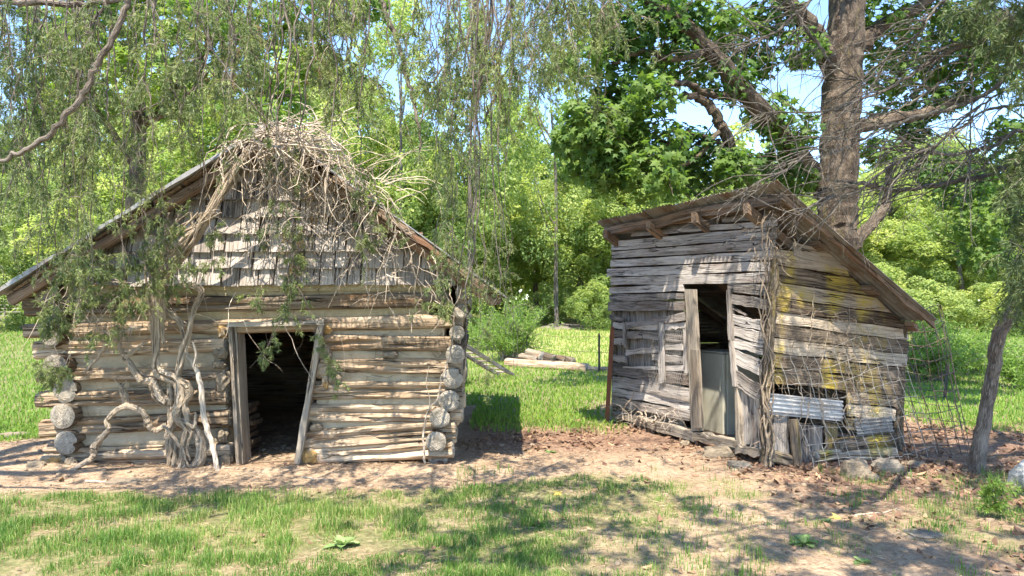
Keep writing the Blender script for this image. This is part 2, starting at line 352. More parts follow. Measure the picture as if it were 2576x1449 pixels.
# ------------------------------------------------------------------ ground
C0 = np.array([2.49, 7.36]); SU = np.array([-.355, .935]); SV = np.array([.935, .355])   # shed corner, front and side directions
def shed_ab(x, y):
    dx, dy = x - C0[0], y - C0[1]; return dx*SU[0]+dy*SU[1], dx*SV[0]+dy*SV[1]
def gz(x, y):
    x = np.asarray(x, float); y = np.asarray(y, float)
    z = np.clip(y-20, 0, 60)*.022 + .05*(fbm(x*.5, y*.5, 3)-.5) + .035*(fbm(x*2.2, y*2.2, 5)-.5)*sst(30, 14, y)
    z = z + .13*np.exp(-((x+5.0)/.6)**2-((y-8.0)/.9)**2)                     # dirt heaped by the cabin corner
    z = z + .05*np.exp(-((y-7.15)/.25)**2)*sst(-5, -4, x)*sst(.3, -.6, x)
    return z
def gmask(x, y):
    """grass cover, dead-leaf litter, yellowness"""
    n = fbm(x*1.1, y*1.1, 9); n2 = fbm(x*3.1, y*3.1, 21)
    edge = 6.32 + .45*(n-.5) + .55*sst(-1, .8, x)
    front = sst(edge+.12, edge-.12, y)
    right = sst(.0, 1.9, x + .5*(n-.5) - .12*(y-5))
    patch = sst(.40, .62, n*.6+n2*.4)
    front = front*((1-right)*(.55+.45*sst(.32, .5, n2)) + right*patch*.55)
    cen = sst(-.9, .5, x)*(1-right); front = front*(1-cen*(1-patch)*.8)
    back = sst(9.0, 10.3, y + .8*(n-.5))
    under = sst(1.0, 1.6, x)*sst(6.0, 5.2, x)*sst(12.5, 11.5, y)
    back = np.maximum(back, sst(8.3, 8.9, y)*sst(-4.7, -5.3, x))*(1-under)
    a_, b_ = shed_ab(x, y); inside = ((x > -4.5) & (x < -.55) & (y > 7.4) & (y < 11.7)) | ((a_ > 0) & (a_ < 3.3) & (b_ > 0) & (b_ < 1.8))
    g = np.clip(np.maximum(front, back), 0, 1)*(~inside)
    lit = sst(7.6, 8.6, y)*sst(10.6, 9.3, y)*sst(-.8, -.3, x)
    lit = np.maximum(lit, sst(1.9, 3.2, x + .25*(y-6))*sst(11.5, 9, y)*(.6+.4*sst(5.2, 6.4, y)))
    yel = .55*sst(16, 22, y)*sst(42, 30, y)*sst(-3, 1, x)*sst(10, 5, x)
    return g, np.clip(lit, 0, 1)*(1-g*.8), yel
def ground():
    xs = np.concatenate([np.linspace(-400, -60, 12)[:-1], np.linspace(-60, -9, 40)[:-1], np.linspace(-9, 8, 300)[:-1], np.linspace(8, 60, 40)[:-1], np.linspace(60, 400, 12)])
    ys = np.concatenate([np.linspace(-60, 2.5, 16)[:-1], np.linspace(2.5, 12, 190)[:-1], np.linspace(12, 45, 80)[:-1], np.linspace(45, 600, 24)])
    X, Y = np.meshgrid(xs, ys); Z = gz(X, Y); g, l, ye = gmask(X, Y)
    nx = len(xs); i = (np.arange(len(ys)-1)[:, None]*nx + np.arange(nx-1)[None]).ravel()
    mb = MB(); mb.add(np.stack([X, Y, Z], -1), np.stack([i, i+1, i+nx+1, i+nx], -1), 0, np.stack([l, ye, g*0], -1), g.ravel())
    m, t, b = mat('dirt_and_turf', .95); o = nd(t, 'TexCoord').outputs['Object']; tn = attr(t, 'tint', 'Fac')
    sep = nd(t, 'SeparateXYZ', ins={0: attr(t, 'gr')})
    a, c2, d = noise(t, o, 2.2, 5, .65), noise(t, o, 16, 6, .7), noise(t, scaled(t, o, (30, 90, 60)), 1, 3, .7)
    dirt = ramp(t, math_(t, 'ADD', math_(t, 'MULTIPLY', a, .4), math_(t, 'MULTIPLY', c2, .6)), [(.3, (.175, .115, .07)), (.5, (.35, .245, .157)), (.72, (.50, .39, .272))])
    lit = ramp(t, c2, [(.3, (.06, .032, .022)), (.5, (.17, .09, .06)), (.7, (.32, .2, .13))])
    c = mixc(t, math_(t, 'MULTIPLY', sep.outputs[0], .85), dirt, lit)
    c = mixc(t, math_(t, 'MULTIPLY', sharp(t, d, .55, .66), .55), c, (.55, .42, .27))
    turf = ramp(t, c2, [(.3, (.06, .075, .02)), (.5, (.13, .15, .045)), (.72, (.30, .25, .11))])
    turf = mixc(t, sep.outputs[1], turf, (.36, .38, .11))
    c = mixc(t, math_(t, 'MULTIPLY', tn, .8), c, turf)
    t.links.new(c, b.inputs['Base Color']); bump(t, b, math_(t, 'ADD', c2, math_(t, 'MULTIPLY', d, .5)), .9, .03)
    o = mb.build('ground', m, smooth=True); tag(o, 'bare reddish dirt and grassy yard in front of the two outbuildings', None, None, 'structure')
ground()

# ------------------------------------------------------------------ wood builders
def logmesh(mb, p0, p1, ry, rd, cracks=2, p=2.9, up=(0, 0, 1), rough=1.0, nR=40, tint=None, sag=0.0, ry1=None, step=.055, cav=()):
    p0 = np.asarray(p0, float); p1 = np.asarray(p1, float); ln = np.linalg.norm(p1-p0); ax = (p1-p0)/ln
    up = np.asarray(up, float); upv = unit(up - (up@ax)*ax); sd = np.cross(ax, upv)
    nL = max(5, int(ln/step)); s = np.linspace(0, 1, nL+1); th = np.linspace(-np.pi, np.pi, nR+1)[:-1]
    rys = np.linspace(ry, ry if ry1 is None else ry1, nL+1)[:, None]*(1+.07*rough*(fbm(s*ln*1.3+U(0, 99), s*0, int(U(0, 999)))[:, None]-.5)*2)
    r = (np.abs(np.cos(th))/rd)**p + (np.abs(np.sin(th))[None]/rys)**p; r = r**(-1/p)
    sd_ = int(U(0, 9999)); Lg = s[:, None]*ln
    r = r*(1 + .16*rough*(fbm(Lg*1.6+0*th, 0*Lg+th*1.3, sd_)-.5) + .13*rough*(vnoise(Lg*2.2+0*th, 0*Lg+th*5.5, sd_+1)-.5))
    dep = np.zeros_like(r)
    for tc, a, b, w, d in [(U(-.75, .9), (q := U(-.15, .6)), q+U(.25, .7), U(.05, .2), U(.16, .5)) for _ in range(cracks)]+list(cav):
        wav = .18*(vnoise(s*ln*2.3, s*0, int(U(0, 999)))-.5)*2
        dep = np.maximum(dep, d*np.exp(-((th[None]-tc-wav[:, None])/w)**2)*sst(a, a+.06, s)[:, None]*sst(b, b-.06, s)[:, None])
    r = r*(1-dep)
    off = upv[None]*(sag*np.sin(np.pi*s))[:, None] + np.outer(.006*rough*(fbm(s*ln*.9, s*0, sd_+7)-.5)*2, upv)
    ctr = p0[None] + np.outer(s*ln, ax) + off
    V = ctr[:, None] + r[..., None]*(np.cos(th)[None, :, None]*sd + np.sin(th)[None, :, None]*upv)
    q0 = U(0, 60); g = np.stack([np.broadcast_to(Lg, r.shape), th[None]*np.mean([ry, rd])+0*r, 0*r+q0], -1)
    i = (np.arange(nL)[:, None]*nR); j = np.arange(nR)[None]; j2 = (j+1) % nR
    q = np.stack([i+j, i+j2, i+nR+j2, i+nR+j], -1).reshape(-1, 4)
    tn = U(.15, .85) if tint is None else tint
    mb.add(V.reshape(-1, 3), q, 0, g.reshape(-1, 3), tn)
    for e, sgn in ((0, -1), (nL, 1)):
        rim = V[e]; c = ctr[e]; k = 4; rings = [c+(rim-c)*(1-a/k)*(1 if a else 1)+ax*sgn*(.012*(a > 0)+U(-.006, .004, (nR, 1))*(a > 0)*rough) for a in range(k)]
        vv = np.concatenate(rings+[c[None]+ax*sgn*.01]); loc = np.stack([(vv-c)@sd, (vv-c)@upv, np.full(len(vv), U(0, 50))], -1)
        fs = []
        for a in range(k-1):
            fs.append(np.stack([a*nR+np.arange(nR), a*nR+(np.arange(nR)+1) % nR, (a+1)*nR+(np.arange(nR)+1) % nR, (a+1)*nR+np.arange(nR)], -1))
        tri = np.stack([(k-1)*nR+np.arange(nR), (k-1)*nR+(np.arange(nR)+1) % nR, np.full(nR, k*nR)], -1)
        if sgn < 0: fs = [f[:, ::-1] for f in fs]; tri = tri[:, ::-1]
        mb.add(vv, fs+[tri], 1, loc, tn)
def plank(mb, a0, a1, b0, b1, n, th=.022, nL=6, wob=.004, jag=.012, warp=.006, tint=None, mat=0):
    """board from end edge a0-a1 to end edge b0-b1, front face on those corners, n outward"""
    a0, a1, b0, b1, n = (np.asarray(q, float) for q in (a0, a1, b0, b1, n)); n = unit(n)
    s = np.linspace(0, 1, nL+1)[:, None]
    e0 = a0+(b0-a0)*s; e1 = a1+(b1-a1)*s; wd = unit((a1-a0)+(b1-b0)); al = unit(b0-a0); ln = np.linalg.norm(b0-a0)
    e0 = e0+wd*R.normal(0, wob, (nL+1, 1)); e1 = e1+wd*R.normal(0, wob, (nL+1, 1))
    for e in (e0, e1): e[0] += al*U(-jag, jag); e[-1] += al*U(-jag, jag)
    wp = n*(warp*(vnoise(s*2+U(0, 50), 0*s, 1)-.5)*2+U(-.002, .004)); cup = n*U(-.004, .004)
    V = np.stack([e0+wp+cup, e1+wp-cup, e1+wp-n*th, e0+wp-n*th], 1)
    w = np.linalg.norm(a1-a0); sd = U(0, 80)
    g = np.stack([np.broadcast_to(s*ln+sd, (nL+1, 4)), np.broadcast_to(np.array([0, w, w, 0]), (nL+1, 4)), np.broadcast_to(np.array([0, 0, th, th])+sd, (nL+1, 4))], -1)
    i = np.arange(nL)[:, None]*4; j = np.arange(4)[None]; j2 = (j+1) % 4
    q = np.stack([i+j, i+4+j, i+4+j2, i+j2], -1).reshape(-1, 4)
    mb.add(V.reshape(-1, 3), [q, np.array([[0, 1, 2, 3]]), np.array([[3, 2, 1, 0]])+nL*4], mat, g.reshape(-1, 3), U(.05, .95) if tint is None else tint)
def part_plank(par, name, m, *a, **k):
    mb = MB(); plank(mb, *a, **k); return mb.build(name, m, par)
def part_log(par, name, ms, *a, **k):
    mb = MB(); logmesh(mb, *a, **k); return mb.build(name, ms, par, smooth=False)
def corr(mb, o, along, across, waves, amp=.012, th=.004, nA=4, sag=.0, dent=.006, tint=.5):
    o, along, across = (np.asarray(q, float) for q in (o, along, across)); n = unit(np.cross(along, across))
    if n[2] < 0: n = -n
    k = waves*6+1; u = np.linspace(0, 1, nA+1)[:, None, None]; v = np.linspace(0, 1, k)[None, :, None]
    P = o + along*u + across*v + n*(amp*np.sin(v*waves*2*np.pi) + dent*(vnoise(u*3+U(0, 30), v*4, 4)-.5)*2 - sag*np.sin(np.pi*u))
    P = P + along/np.linalg.norm(along)*((v > -1)*0.0)
    V = np.concatenate([P.reshape(-1, 3), (P-n*th).reshape(-1, 3)]); N = (nA+1)*k
    i = (np.arange(nA)[:, None]*k+np.arange(k-1)[None]).ravel(); q = np.stack([i, i+1, i+k+1, i+k], -1)
    rim = np.concatenate([np.arange(k), (np.arange(nA)+1)*k+k-1, nA*k+np.arange(k)[::-1][1:], (np.arange(nA)[::-1])*k]); rim = rim[:-1] if rim[-1] == 0 else rim
    r2 = np.roll(rim, -1)
    mb.add(V, [q, q[:, ::-1]+N, np.stack([rim, rim+N, r2+N, r2], -1)], 0, None, tint)
def stone(mb, c, rx, ry, rz, nu=14, nv=9, rough=.28, mat=0):
    sd = int(U(0, 9999)); u = np.arange(nu)*2*np.pi/nu; v = np.linspace(-np.pi/2, np.pi/2, nv)
    D = np.stack([np.cos(v)[:, None]*np.cos(u), np.cos(v)[:, None]*np.sin(u), np.sin(v)[:, None]+0*u], -1)
    D = D/np.maximum(np.abs(D).max(-1, keepdims=True), 1e-6)*.35 + D*.65
    k = 1+rough*(fbm(D[..., 0]*2+D[..., 2]*1.7+9, D[..., 1]*2-D[..., 2]*1.3+9, sd)-.5)*2
    k[0] = k[0].mean(); k[-1] = k[-1].mean()
    V = np.asarray(c)+D*k[..., None]*np.array([rx, ry, rz]); i = np.arange(nv-1)[:, None]*nu; j = np.arange(nu)[None]; j2 = (j+1) % nu
    mb.add(V.reshape(-1, 3), np.stack([i+j, i+j2, i+nu+j2, i+nu+j], -1).reshape(-1, 4), mat)

# ------------------------------------------------------------------ log cabin
YF = 7.55
def Zat(dy, Y): return EYE + (HY-dy)/F*Y
def Xat(dx, Y): return (dx-CX)/F*Y
def cabin():
    c = thing('log_cabin', (-2.5, YF, 0), 'small weathered log cabin with shingled gable and crooked open doorway', 'cabin')
    LM = [M['log'], M['end']]; LD = [M['logdark'], M['end']]
    def front(cv0, x0, t0, b0, cv1, x1, t1, b1, ms=LM, cr=5, kind='log', cav=(), **k):
        A = cv0(x0, t0), cv0(x0, b0); B = cv1(x1, t1), cv1(x1, b1)
        p0 = np.array([Xat(A[0][0], YF), YF, (Zat(A[0][1], YF)+Zat(A[1][1], YF))/2]); p1 = np.array([Xat(B[0][0], YF), YF, (Zat(B[0][1], YF)+Zat(B[1][1], YF))/2])
        r0 = (A[1][1]-A[0][1])/F*YF/2*1.06; r1 = (B[1][1]-B[0][1])/F*YF/2*1.06
        part_log(c, kind, ms, p0, p1, r0, .125, p=3.6, cracks=cr, ry1=r1, cav=cav, **k); return p0, p1, r0, r1
    rows = []
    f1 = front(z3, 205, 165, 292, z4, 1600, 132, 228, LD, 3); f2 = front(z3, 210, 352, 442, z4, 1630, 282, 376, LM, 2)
    CL_ = [(), [(.35, .5, 1.05, .28, .55)], [], [(.2, .15, .62, .26, .55)], [(.35, .2, .78, .24, .5)]]
    CR_ = [[], [(.5, .5, .98, .2, .45)], [(.1, .2, 1.02, .26, .62)], [(.15, .08, .95, .34, .58), (-.5, .2, .8, .12, .4)], [(.25, .2, .95, .28, .5), (-.3, .05, .7, .12, .45)], [(.1, .3, 1.0, .3, .5)]]
    Lr = [front(z3, *q, cav=cv) for cv, q in zip(CL_, ((278, 470, 587, z3, 1575, 440, 532), (300, 660, 750, z3, 1580, 638, 722), (290, 815, 917, z3, 1590, 788, 897), (320, 1008, 1122, z3, 1605, 930, 1052), (345, 1178, 1287, z3, 1615, 1165, 1247)))]
    Rr = [front(z4, *q, cav=cv) for cv, q in zip(CR_, ((725, 420, 527, z4, 1640, 435, 532), (735, 578, 682, z4, 1690, 588, 690), (665, 745, 864, z4, 1700, 745, 850), (635, 898, 1012, z4, 1695, 910, 1017), (590, 1085, 1207, z4, 1650, 1008, 1132), (580, 1210, 1310, z4, 1630, 1140, 1262)))]
    for p0, p1 in ((z3(560, 1300), z3(1610, 1290)),):
        part_log(c, 'sill_log', LM, [Xat(p0[0], YF), YF+.02, .02], [Xat(p1[0], YF), YF+.02, .03], .05, .09, cracks=2)
    def chink(a, b, m=M['clay'], trim0=.03, trim1=.08, y=YF+.035):
        # clay between log a (above) and log b (below)
        lo0, lo1 = b[0][2]+b[2], b[1][2]+b[3]; x0 = max(a[0][0], b[0][0])+trim0; x1 = min(a[1][0], b[1][0])-trim1
        def zl(q, x, top): s = (x-q[0][0])/(q[1][0]-q[0][0]); zz = q[0][2]+(q[1][2]-q[0][2])*s; r = q[2]+(q[3]-q[2])*s; return zz+r if top else zz-r
        zt0, zt1, zb0, zb1 = zl(a, x0, 0), zl(a, x1, 0), zl(b, x0, 1), zl(b, x1, 1)
        h0 = max(.02, (zt0-zb0)/2)+.035; h1 = max(.02, (zt1-zb1)/2)+.035
        part_log(c, 'chinking', [m, m], [x0, y, (zt0+zb0)/2], [x1, y, (zt1+zb1)/2], h0, .085, cracks=1, p=3.5, rough=.75, ry1=h1, step=.06)
    chink(f1, f2, M['clayyellow'], .2, .2)
    for seq in (Lr, Rr):
        chink(f2, seq[0], M['clay'], .05)
        for a, b in zip(seq, seq[1:]): chink(a, b, M['clay'], .12 if seq is Lr else .05, .03 if seq is Lr else -.02)
    top = (np.array([f1[0][0]+.1, YF, 1.84]), np.array([f1[1][0], YF, 1.84]), .05, .05); chink(top, f1, M['clayyellow'], .25, .1, YF+.0)
    # side walls: log ends face the yard
    YE, YB = 7.39, 11.7
    lend = [(338, 140, 88), (372, 325, 72), (372, 445, 66), (395, 640, 88), (432, 812, 88), (437, 985, 90), (467, 1165, 84)]
    rend = [(1700, 130, 44), (1690, 265, 42), (1662, 410, 44), (1652, 555, 56), (1630, 725, 60), (1605, 877, 62), (1540, 990, 60), (1517, 1155, 60)]
    for cv, L, sgn in ((z3, lend, -1), (z4, rend, 1)):
        prev = None
        for k, (x, y, r) in enumerate(L):
            px = cv(x, y); rr = r*.3646/F*YE*(.95 if sgn < 0 else 1.15); X, Z = Xat(px[0], YE), Zat(px[1], YE)
            ye = YE+U(-.06, .04)-(.04 if sgn > 0 else 0)
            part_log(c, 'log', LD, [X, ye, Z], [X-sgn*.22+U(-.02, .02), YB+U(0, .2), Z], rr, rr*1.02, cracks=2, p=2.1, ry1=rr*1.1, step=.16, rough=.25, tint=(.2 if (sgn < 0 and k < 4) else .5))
            if prev: part_log(c, 'chinking', [M['clay']]*2, [(X+prev[0])/2-sgn*.03, 7.62, (Z+prev[1])/2], [(X+prev[0])/2-sgn*.24, 11.4, (Z+prev[1])/2], abs(prev[1]-Z)/2, .05, cracks=0, p=4, rough=.5, step=.3, nR=14)
            prev = (X, Z)
        Xs = Xat(cv(L[-1][0], 0)[0], YE)
        part_log(c, 'sill_log', LM, [Xs, YE+.12, .07], [Xs-sgn*.2, 11.6, .07], .1, .1, step=.3, nR=16)
    for k in range(9):
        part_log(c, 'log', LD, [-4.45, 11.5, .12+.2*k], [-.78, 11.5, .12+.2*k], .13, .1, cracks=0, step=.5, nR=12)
    # door frame
    def jamb(name, a, b, wpx, Y0=7.36, dep=.2, m=M['frame']):
        (x0, y0), (x1, y1) = z4(*a), z4(*b); w = wpx*.3646/F*Y0
        A = W(x0, y0, Y0); B = W(x1, y1, Y0); part_plank(c, name, m, A, A+[w, 0, 0], B, B+[w, 0, 0], (0, -1, 0), th=dep, nL=7, wob=.003, warp=.004)
    jamb('door_jamb', (74, 342), (132, 1320), 26, 7.36, .05); jamb('door_jamb', (100, 360), (152, 1318), 34, 7.42, .22)
    jamb('door_jamb', (700, 335), (530, 1315), 44, 7.36, .05); jamb('door_jamb', (690, 370), (545, 1300), 40, 7.42, .2)
    A = W(*z4(72, 340), 7.35); B = W(*z4(742, 323), 7.35); part_plank(c, 'door_lintel', M['frame'], A, A-[0, 0, .04], B, B-[0, 0, .045], (0, -1, 0), th=.24, nL=6)
    for (x, y, rx, rz, m) in ((45, 400, 38, 48, 'rockorange'), (35, 545, 52, 42, 'rock'), (25, 630, 45, 30, 'rock'), (45, 745, 48, 68, 'rock'), (65, 1288, 60, 48, 'rock'), (772, 382, 30, 36, 'rockorange'), (752, 548, 48, 60, 'rock'),
                           (728, 665, 46, 55, 'rockorange'), (756, 742, 26, 55, 'rockorange'), (815, 720, 42, 32, 'rock'), (650, 1255, 70, 48, 'rockorange'), (690, 1060, 45, 28, 'rock'), (1195, 560, 52, 22, 'rock'), (40, 1120, 40, 40, 'rock')):
        px = z4(x, y); k = .3646/F*7.47; mb = MB(); stone(mb, W(px[0], px[1], 7.47), rx*k, .07, rz*k, rough=.42); mb.build('stone', M[m], c)
    # roof
    rf = sec(c, 'roof'); gb = sec(c, 'gable')
    RX, RZ = -2.30, 3.25; EL = np.array([-4.87, 1.67]); ER = np.array([-.10, 1.66]); Y0, Y1 = 7.13, 11.95
    for (ex, ez), sg in ((EL, -1), (ER, 1)):
        dv = np.array([ex-RX, 0, ez-RZ]); n = unit(np.array([-dv[2]*sg, 0, dv[0]*sg])); n = n if n[2] > 0 else -n
        ln = np.linalg.norm(dv); e = dv/ln; rg = np.array([RX, 0, RZ])
        nb = 9
        for k in range(nb):                                   # sheathing boards under the tin
            a = rg+e*(ln*(k+.03)/nb)-n*.012; b = rg+e*(ln*(k+.9)/nb)-n*.012; ya = Y0+.05+U(0, .07)
            part_plank(rf, 'roof_board', M['rafter'], a+[0, ya, 0], b+[0, ya, 0], a+[0, Y1-.05, 0], b+[0, Y1-.05, 0], n, th=.026, nL=4)
        for y in (7.27, 8.6, 10.0, 11.5):
            p0 = rg-n*.09+e*.02; p1 = rg-n*.09+e*(ln-.03)
            part_log(rf, 'rafter', [M['rafter'], M['end']], p0+[0, y, 0], p1+[0, y, 0], .045, .05, cracks=1, step=.2, nR=12, up=(0, 1, 0))
        yy = Y0
        while yy < Y1-.1:                                     # tin sheets, ridge to eave
            w = min(.66, Y1-yy); mb = MB(); corr(mb, rg+n*.014+e*(-.03)+[0, yy, 0], e*(ln+.03+U(0, .04)), np.array([0, w-.004, 0]), 8, .009, .004, 5, tint=U(0, 1))
            mb.build('roof_sheet', M['tin'], rf); yy += .66
        if sg < 0:
            a = rg+n*.03-[0, -Y0+.012, 0]; b = a+e*(ln+.02); part_plank(rf, 'edge_trim', M['tin'], a, a-n*.034, b, b-n*.034, (0, -1, 0), th=.012, nL=14, wob=.004, warp=.012)
        else:
            for (u0, u1) in ((.28, .46), (.45, .64), (.63, .8), (.79, 1.0)):
                a = rg+n*.002+e*(ln*u0)+[0, Y0+.0, 0]; b = rg+n*.002+e*(ln*u1)+[0, Y0, 0]; d = U(.045, .08); part_plank(rf, 'fascia_board', M['rafter'], a, a-n*d, b, b-n*d*U(.6, 1), (0, -1, 0), th=.03, nL=5, wob=.012, warp=.015)
    # gable
    def rz(x): return RZ+(EL[1]-RZ)*(x-RX)/(EL[0]-RX) if x < RX else RZ+(ER[1]-RZ)*(x-RX)/(ER[0]-RX)
    zb = 1.765; pitch = .166; row = 0; YG = 7.44
    def xr(z, d=.0):
        s = (z-RZ)/(EL[1]-RZ); s2 = (z-RZ)/(ER[1]-RZ); return RX+(EL[0]-RX)*s+d, RX+(ER[0]-RX)*s2-d
    while zb+row*pitch < RZ-.1:
        zz = zb+row*pitch; xl, xr_ = xr(zz, .05); x = max(xl, -4.35)+U(0, .05); xe = min(xr_, -.55)
        while x < xe-.03:
            w = min(U(.11, .25), xe-x); xc = x+w/2
            ztop = min(zz+pitch+.06, rz(xc)-.09)
            if ztop > zz+.04:
                dz = U(-.007, .007); mb = MB(); f0 = YG-.05+U(-.012, .012); g0 = U(.004, .009)
                zt = lambda q: min(zz+pitch+.06, rz(q)-.085)
                plank(mb, [x+g0, YG+.012, max(zt(x), zz+.03)], [x+w-g0, YG+.012, max(zt(x+w), zz+.03)], [x+g0, f0, zz+dz+U(-.008, .008)], [x+w-g0, f0+U(-.008, .004), zz+dz+U(-.008, .008)], (0, -1, .0), th=.02, nL=2, wob=.001, jag=.0, warp=.0)
                mb.build('shingle', M['shingle'], gb)
            x += w
        row += 1
    for k in range(8):
        z0 = 1.76+k*.18; xl, xr_ = xr(z0+.09, .03)
        if xr_-xl > .1: part_plank(gb, 'gable_board', M['rafter'], [xl, 7.49, z0], [xl, 7.49, z0+.176], [xr_, 7.49, z0], [xr_, 7.49, z0+.176], (0, -1, 0), th=.02, nL=2); part_plank(gb, 'gable_board', M['rafter'], [xl, 11.55, z0], [xl, 11.55, z0+.176], [xr_, 11.55, z0], [xr_, 11.55, z0+.176], (0, 1, 0), th=.02, nL=2)
    # split boards stacked just inside the door, and a bent sheet leaning further in
    bs = thing('board_stack', (-2.9, 7.95, 0), 'stack of rough split boards just inside the cabin doorway', 'boards')
    for k in range(9): part_plank(bs, 'split_board', M['logdark'], [-3.3, 7.85, .05+k*.062], [-3.3, 8.1, .05+k*.062], [-2.70+U(-.03, .03), 7.85, .055+k*.062], [-2.70+U(-.03, .03), 8.1, .055+k*.062], (0, 0, 1), th=.045, nL=2, tint=0.)  # darkest wood tone puts the doorway's shade into these boards
    mb = MB(); u = np.linspace(0, 1, 9)[:, None]; v = np.linspace(0, 1, 7)[None]
    P = np.stack([-1.95+.05*u+.25*np.sin(u*2.2)*(.3+v)-.1*v*u, 8.6+.25*u+0*v, .02+.75*u*(1-.0*v)-.08*v*(1-u)+.0*v], -1); P[..., 0] += .35*v-.35
    i = (np.arange(8)[:, None]*7+np.arange(6)[None]).ravel(); q = np.stack([i, i+1, i+8, i+7], -1); V = np.concatenate([P.reshape(-1, 3), P.reshape(-1, 3)+[0, .006, 0]])
    mb.add(V, [q, q[:, ::-1]+63]); tag(mb.build('metal_sheet', M['tin'], smooth=True, base=(-1.95, 8.6, 0)), 'curled grey metal sheet standing inside the dark cabin', 'sheet')
cabin()

# ------------------------------------------------------------------ plank shed
def S3(a, b, z): q = C0+a*SU+b*SV; return np.array([q[0], q[1], z])
def SF(dx, dy, b=0.0):
    k = (dx-CX)/F; o = C0+b*SV; a = (o[0]-o[1]*k)/(.355+.935*k); Y = o[1]+.935*a
    return S3(a, b, EYE+(HY-dy)/F*Y)
def SSd(dx, dy, a=0.0):
    k = (dx-CX)/F; o = C0+a*SU; b = (o[1]*k-o[0])/(.935-.355*k); Y = o[1]+.355*b
    return S3(a, b, EYE+(HY-dy)/F*Y)
NF = np.array([-SV[0], -SV[1], 0]); NS = np.array([-SU[0], -SU[1], 0])
def shed():
    c = thing('plank_shed', (C0[0], C0[1], 0), 'leaning grey plank shed with slanted tin roof and narrow open doorway', 'shed')
    fw, sw, rf = sec(c, 'front_wall'), sec(c, 'side_wall'), sec(c, 'roof')
    def fb(cv, x0, t0, b0, x1, t1, b1, name='wall_board', m=None, b=0.0, **k):
        g = 2.5 if name == 'wall_board' else 0; t0 += g; t1 += g; b0 -= g; b1 -= g
        part_plank(fw, name, m or M['board'], SF(*cv(x0, t0), b), SF(*cv(x0, b0), b), SF(*cv(x1, t1), b), SF(*cv(x1, b1), b), NF, **k)
    for q in ((395, 548, 590, 1890, 400, 470), (190, 632, 732, 1870, 487, 597), (190, 742, 815, 1860, 605, 715), (180, 827, 902, 1850, 722, 830), (140, 915, 1000, 1840, 838, 945), (175, 1005, 1088, 1820, 952, 1062),
              (165, 1112, 1178, 930, 1072, 1152), (160, 1184, 1250, 935, 1162, 1240), (155, 1258, 1357, 935, 1248, 1355), (1390, 1062, 1158, 1812, 1082, 1203), (1392, 1172, 1272, 1790, 1232, 1342)):
        fb(z5, *q, nL=8)
    fb(z5, 1330, 385, 440, 1880, 330, 400, b=.02); fb(z5, 300, 520, 560, 1250, 420, 470, b=.03); fb(z5, 560, 470, 530, 1900, 250, 330, b=.04, m=M['rafter'])
    for q in ((130, 115, 162, 262, 150, 172), (255, 182, 238, 735, 98, 166), (158, 176, 232, 520, 188, 246), (560, 180, 250, 735, 172, 222), (158, 240, 298, 715, 272, 342), (160, 304, 362, 255, 312, 368), (262, 398, 446, 715, 348, 402),
              (155, 436, 492, 262, 452, 505), (470, 430, 488, 716, 452, 516), (238, 532, 548, 726, 528, 582), (155, 512, 604, 768, 592, 694), (155, 612, 697, 775, 706, 812), (150, 702, 768, 775, 812, 892), (145, 772, 852, 780, 894, 975),
              (1098, 108, 190, 1402, 174, 262), (1110, 200, 290, 1392, 270, 360), (1124, 302, 386, 1386, 362, 452), (1134, 394, 520, 1368, 486, 622), (1143, 552, 692, 1348, 690, 842), (1094, 28, 74, 1222, 112, 132)):
        fb(z6, *q, nL=7, wob=.006, warp=.012, jag=.02)
    # upright pieces
    def up(cv, x0, x1, y0, u0, u1, y1, name='upright_board', b=-.012, m=None, th=.022, **k):
        part_plank(fw, name, m or M['board'], SF(*cv(x0, y0), b), SF(*cv(x1, y0), b), SF(*cv(u0, y1), b), SF(*cv(u1, y1), b), NF, th=th, **k)
    up(z6, 522, 556, 188, 528, 572, 672, b=-.03, wob=.006); up(z6, 236, 258, 185, 244, 256, 385, b=-.02); up(z6, 725, 748, 215, 728, 756, 590, b=.012)
    up(z6, 734, 806, -88, 782, 860, 1055, 'door_jamb', -.04, M['frame'], .05, nL=8); up(z6, 775, 832, 400, 800, 866, 1030, 'door_jamb', -.075, M['frame'], .03, nL=6)
    up(z6, 1073, 1086, -88, 1090, 1118, 320, 'door_jamb', -.03, M['board'], .06); up(z6, 1086, 1112, 310, 1118, 1144, 700, 'door_jamb', -.032, M['board'], .06); up(z6, 1126, 1150, 690, 1148, 1186, 1160, 'door_jamb', -.02, M['frame'], .06)
    up(z6, 1160, 1236, 735, 1178, 1246, 1165, b=.03); up(z6, 1246, 1340, 770, 1262, 1336, 1185, b=.05, m=M['board'])
    for k in range(9): up(z6, 165+k*62, 222+k*62, 60, 170+k*62, 226+k*62, 1000+k*12, 'inner_board', .07, M['board'], tint=.3)
    # beam along the foot
    for q in ((150, 895, 950, 805, 1070, 1140), (800, 1062, 1130, 1140, 1130, 1192), (1138, 1172, 1230, 1345, 1190, 1272)): fb(z6, *q, name='sill_beam', b=-.05, th=.12, nL=8, wob=.01, m=M['frame'])
    # posts
    def post(cv, L, r0, r1, name='corner_post', off=-.02, m=M['postbark'], fr=SF):
        mb = MB(); limb(mb, [fr(*cv(x, y), off) for x, y in L], r0, r1, 9, 6, .004, .16); mb.build(name, m, c, smooth=False)
    post(z6, [(1408, 1325), (1392, 1100), (1382, 880), (1392, 640), (1412, 350), (1440, 0), (1462, -330)], .068, .04)
    mb = MB(); limb(mb, [S3(3.2, .06, 0), S3(3.2, .06, 2.5)], .05, .05, 8); mb.build('corner_post', M['postbark'], c)
    mb = MB(); limb(mb, [S3(.06, 1.72, 0), S3(.04, 1.76, 1.4)], .05, .05, 8); mb.build('corner_post', M['postbark'], c)
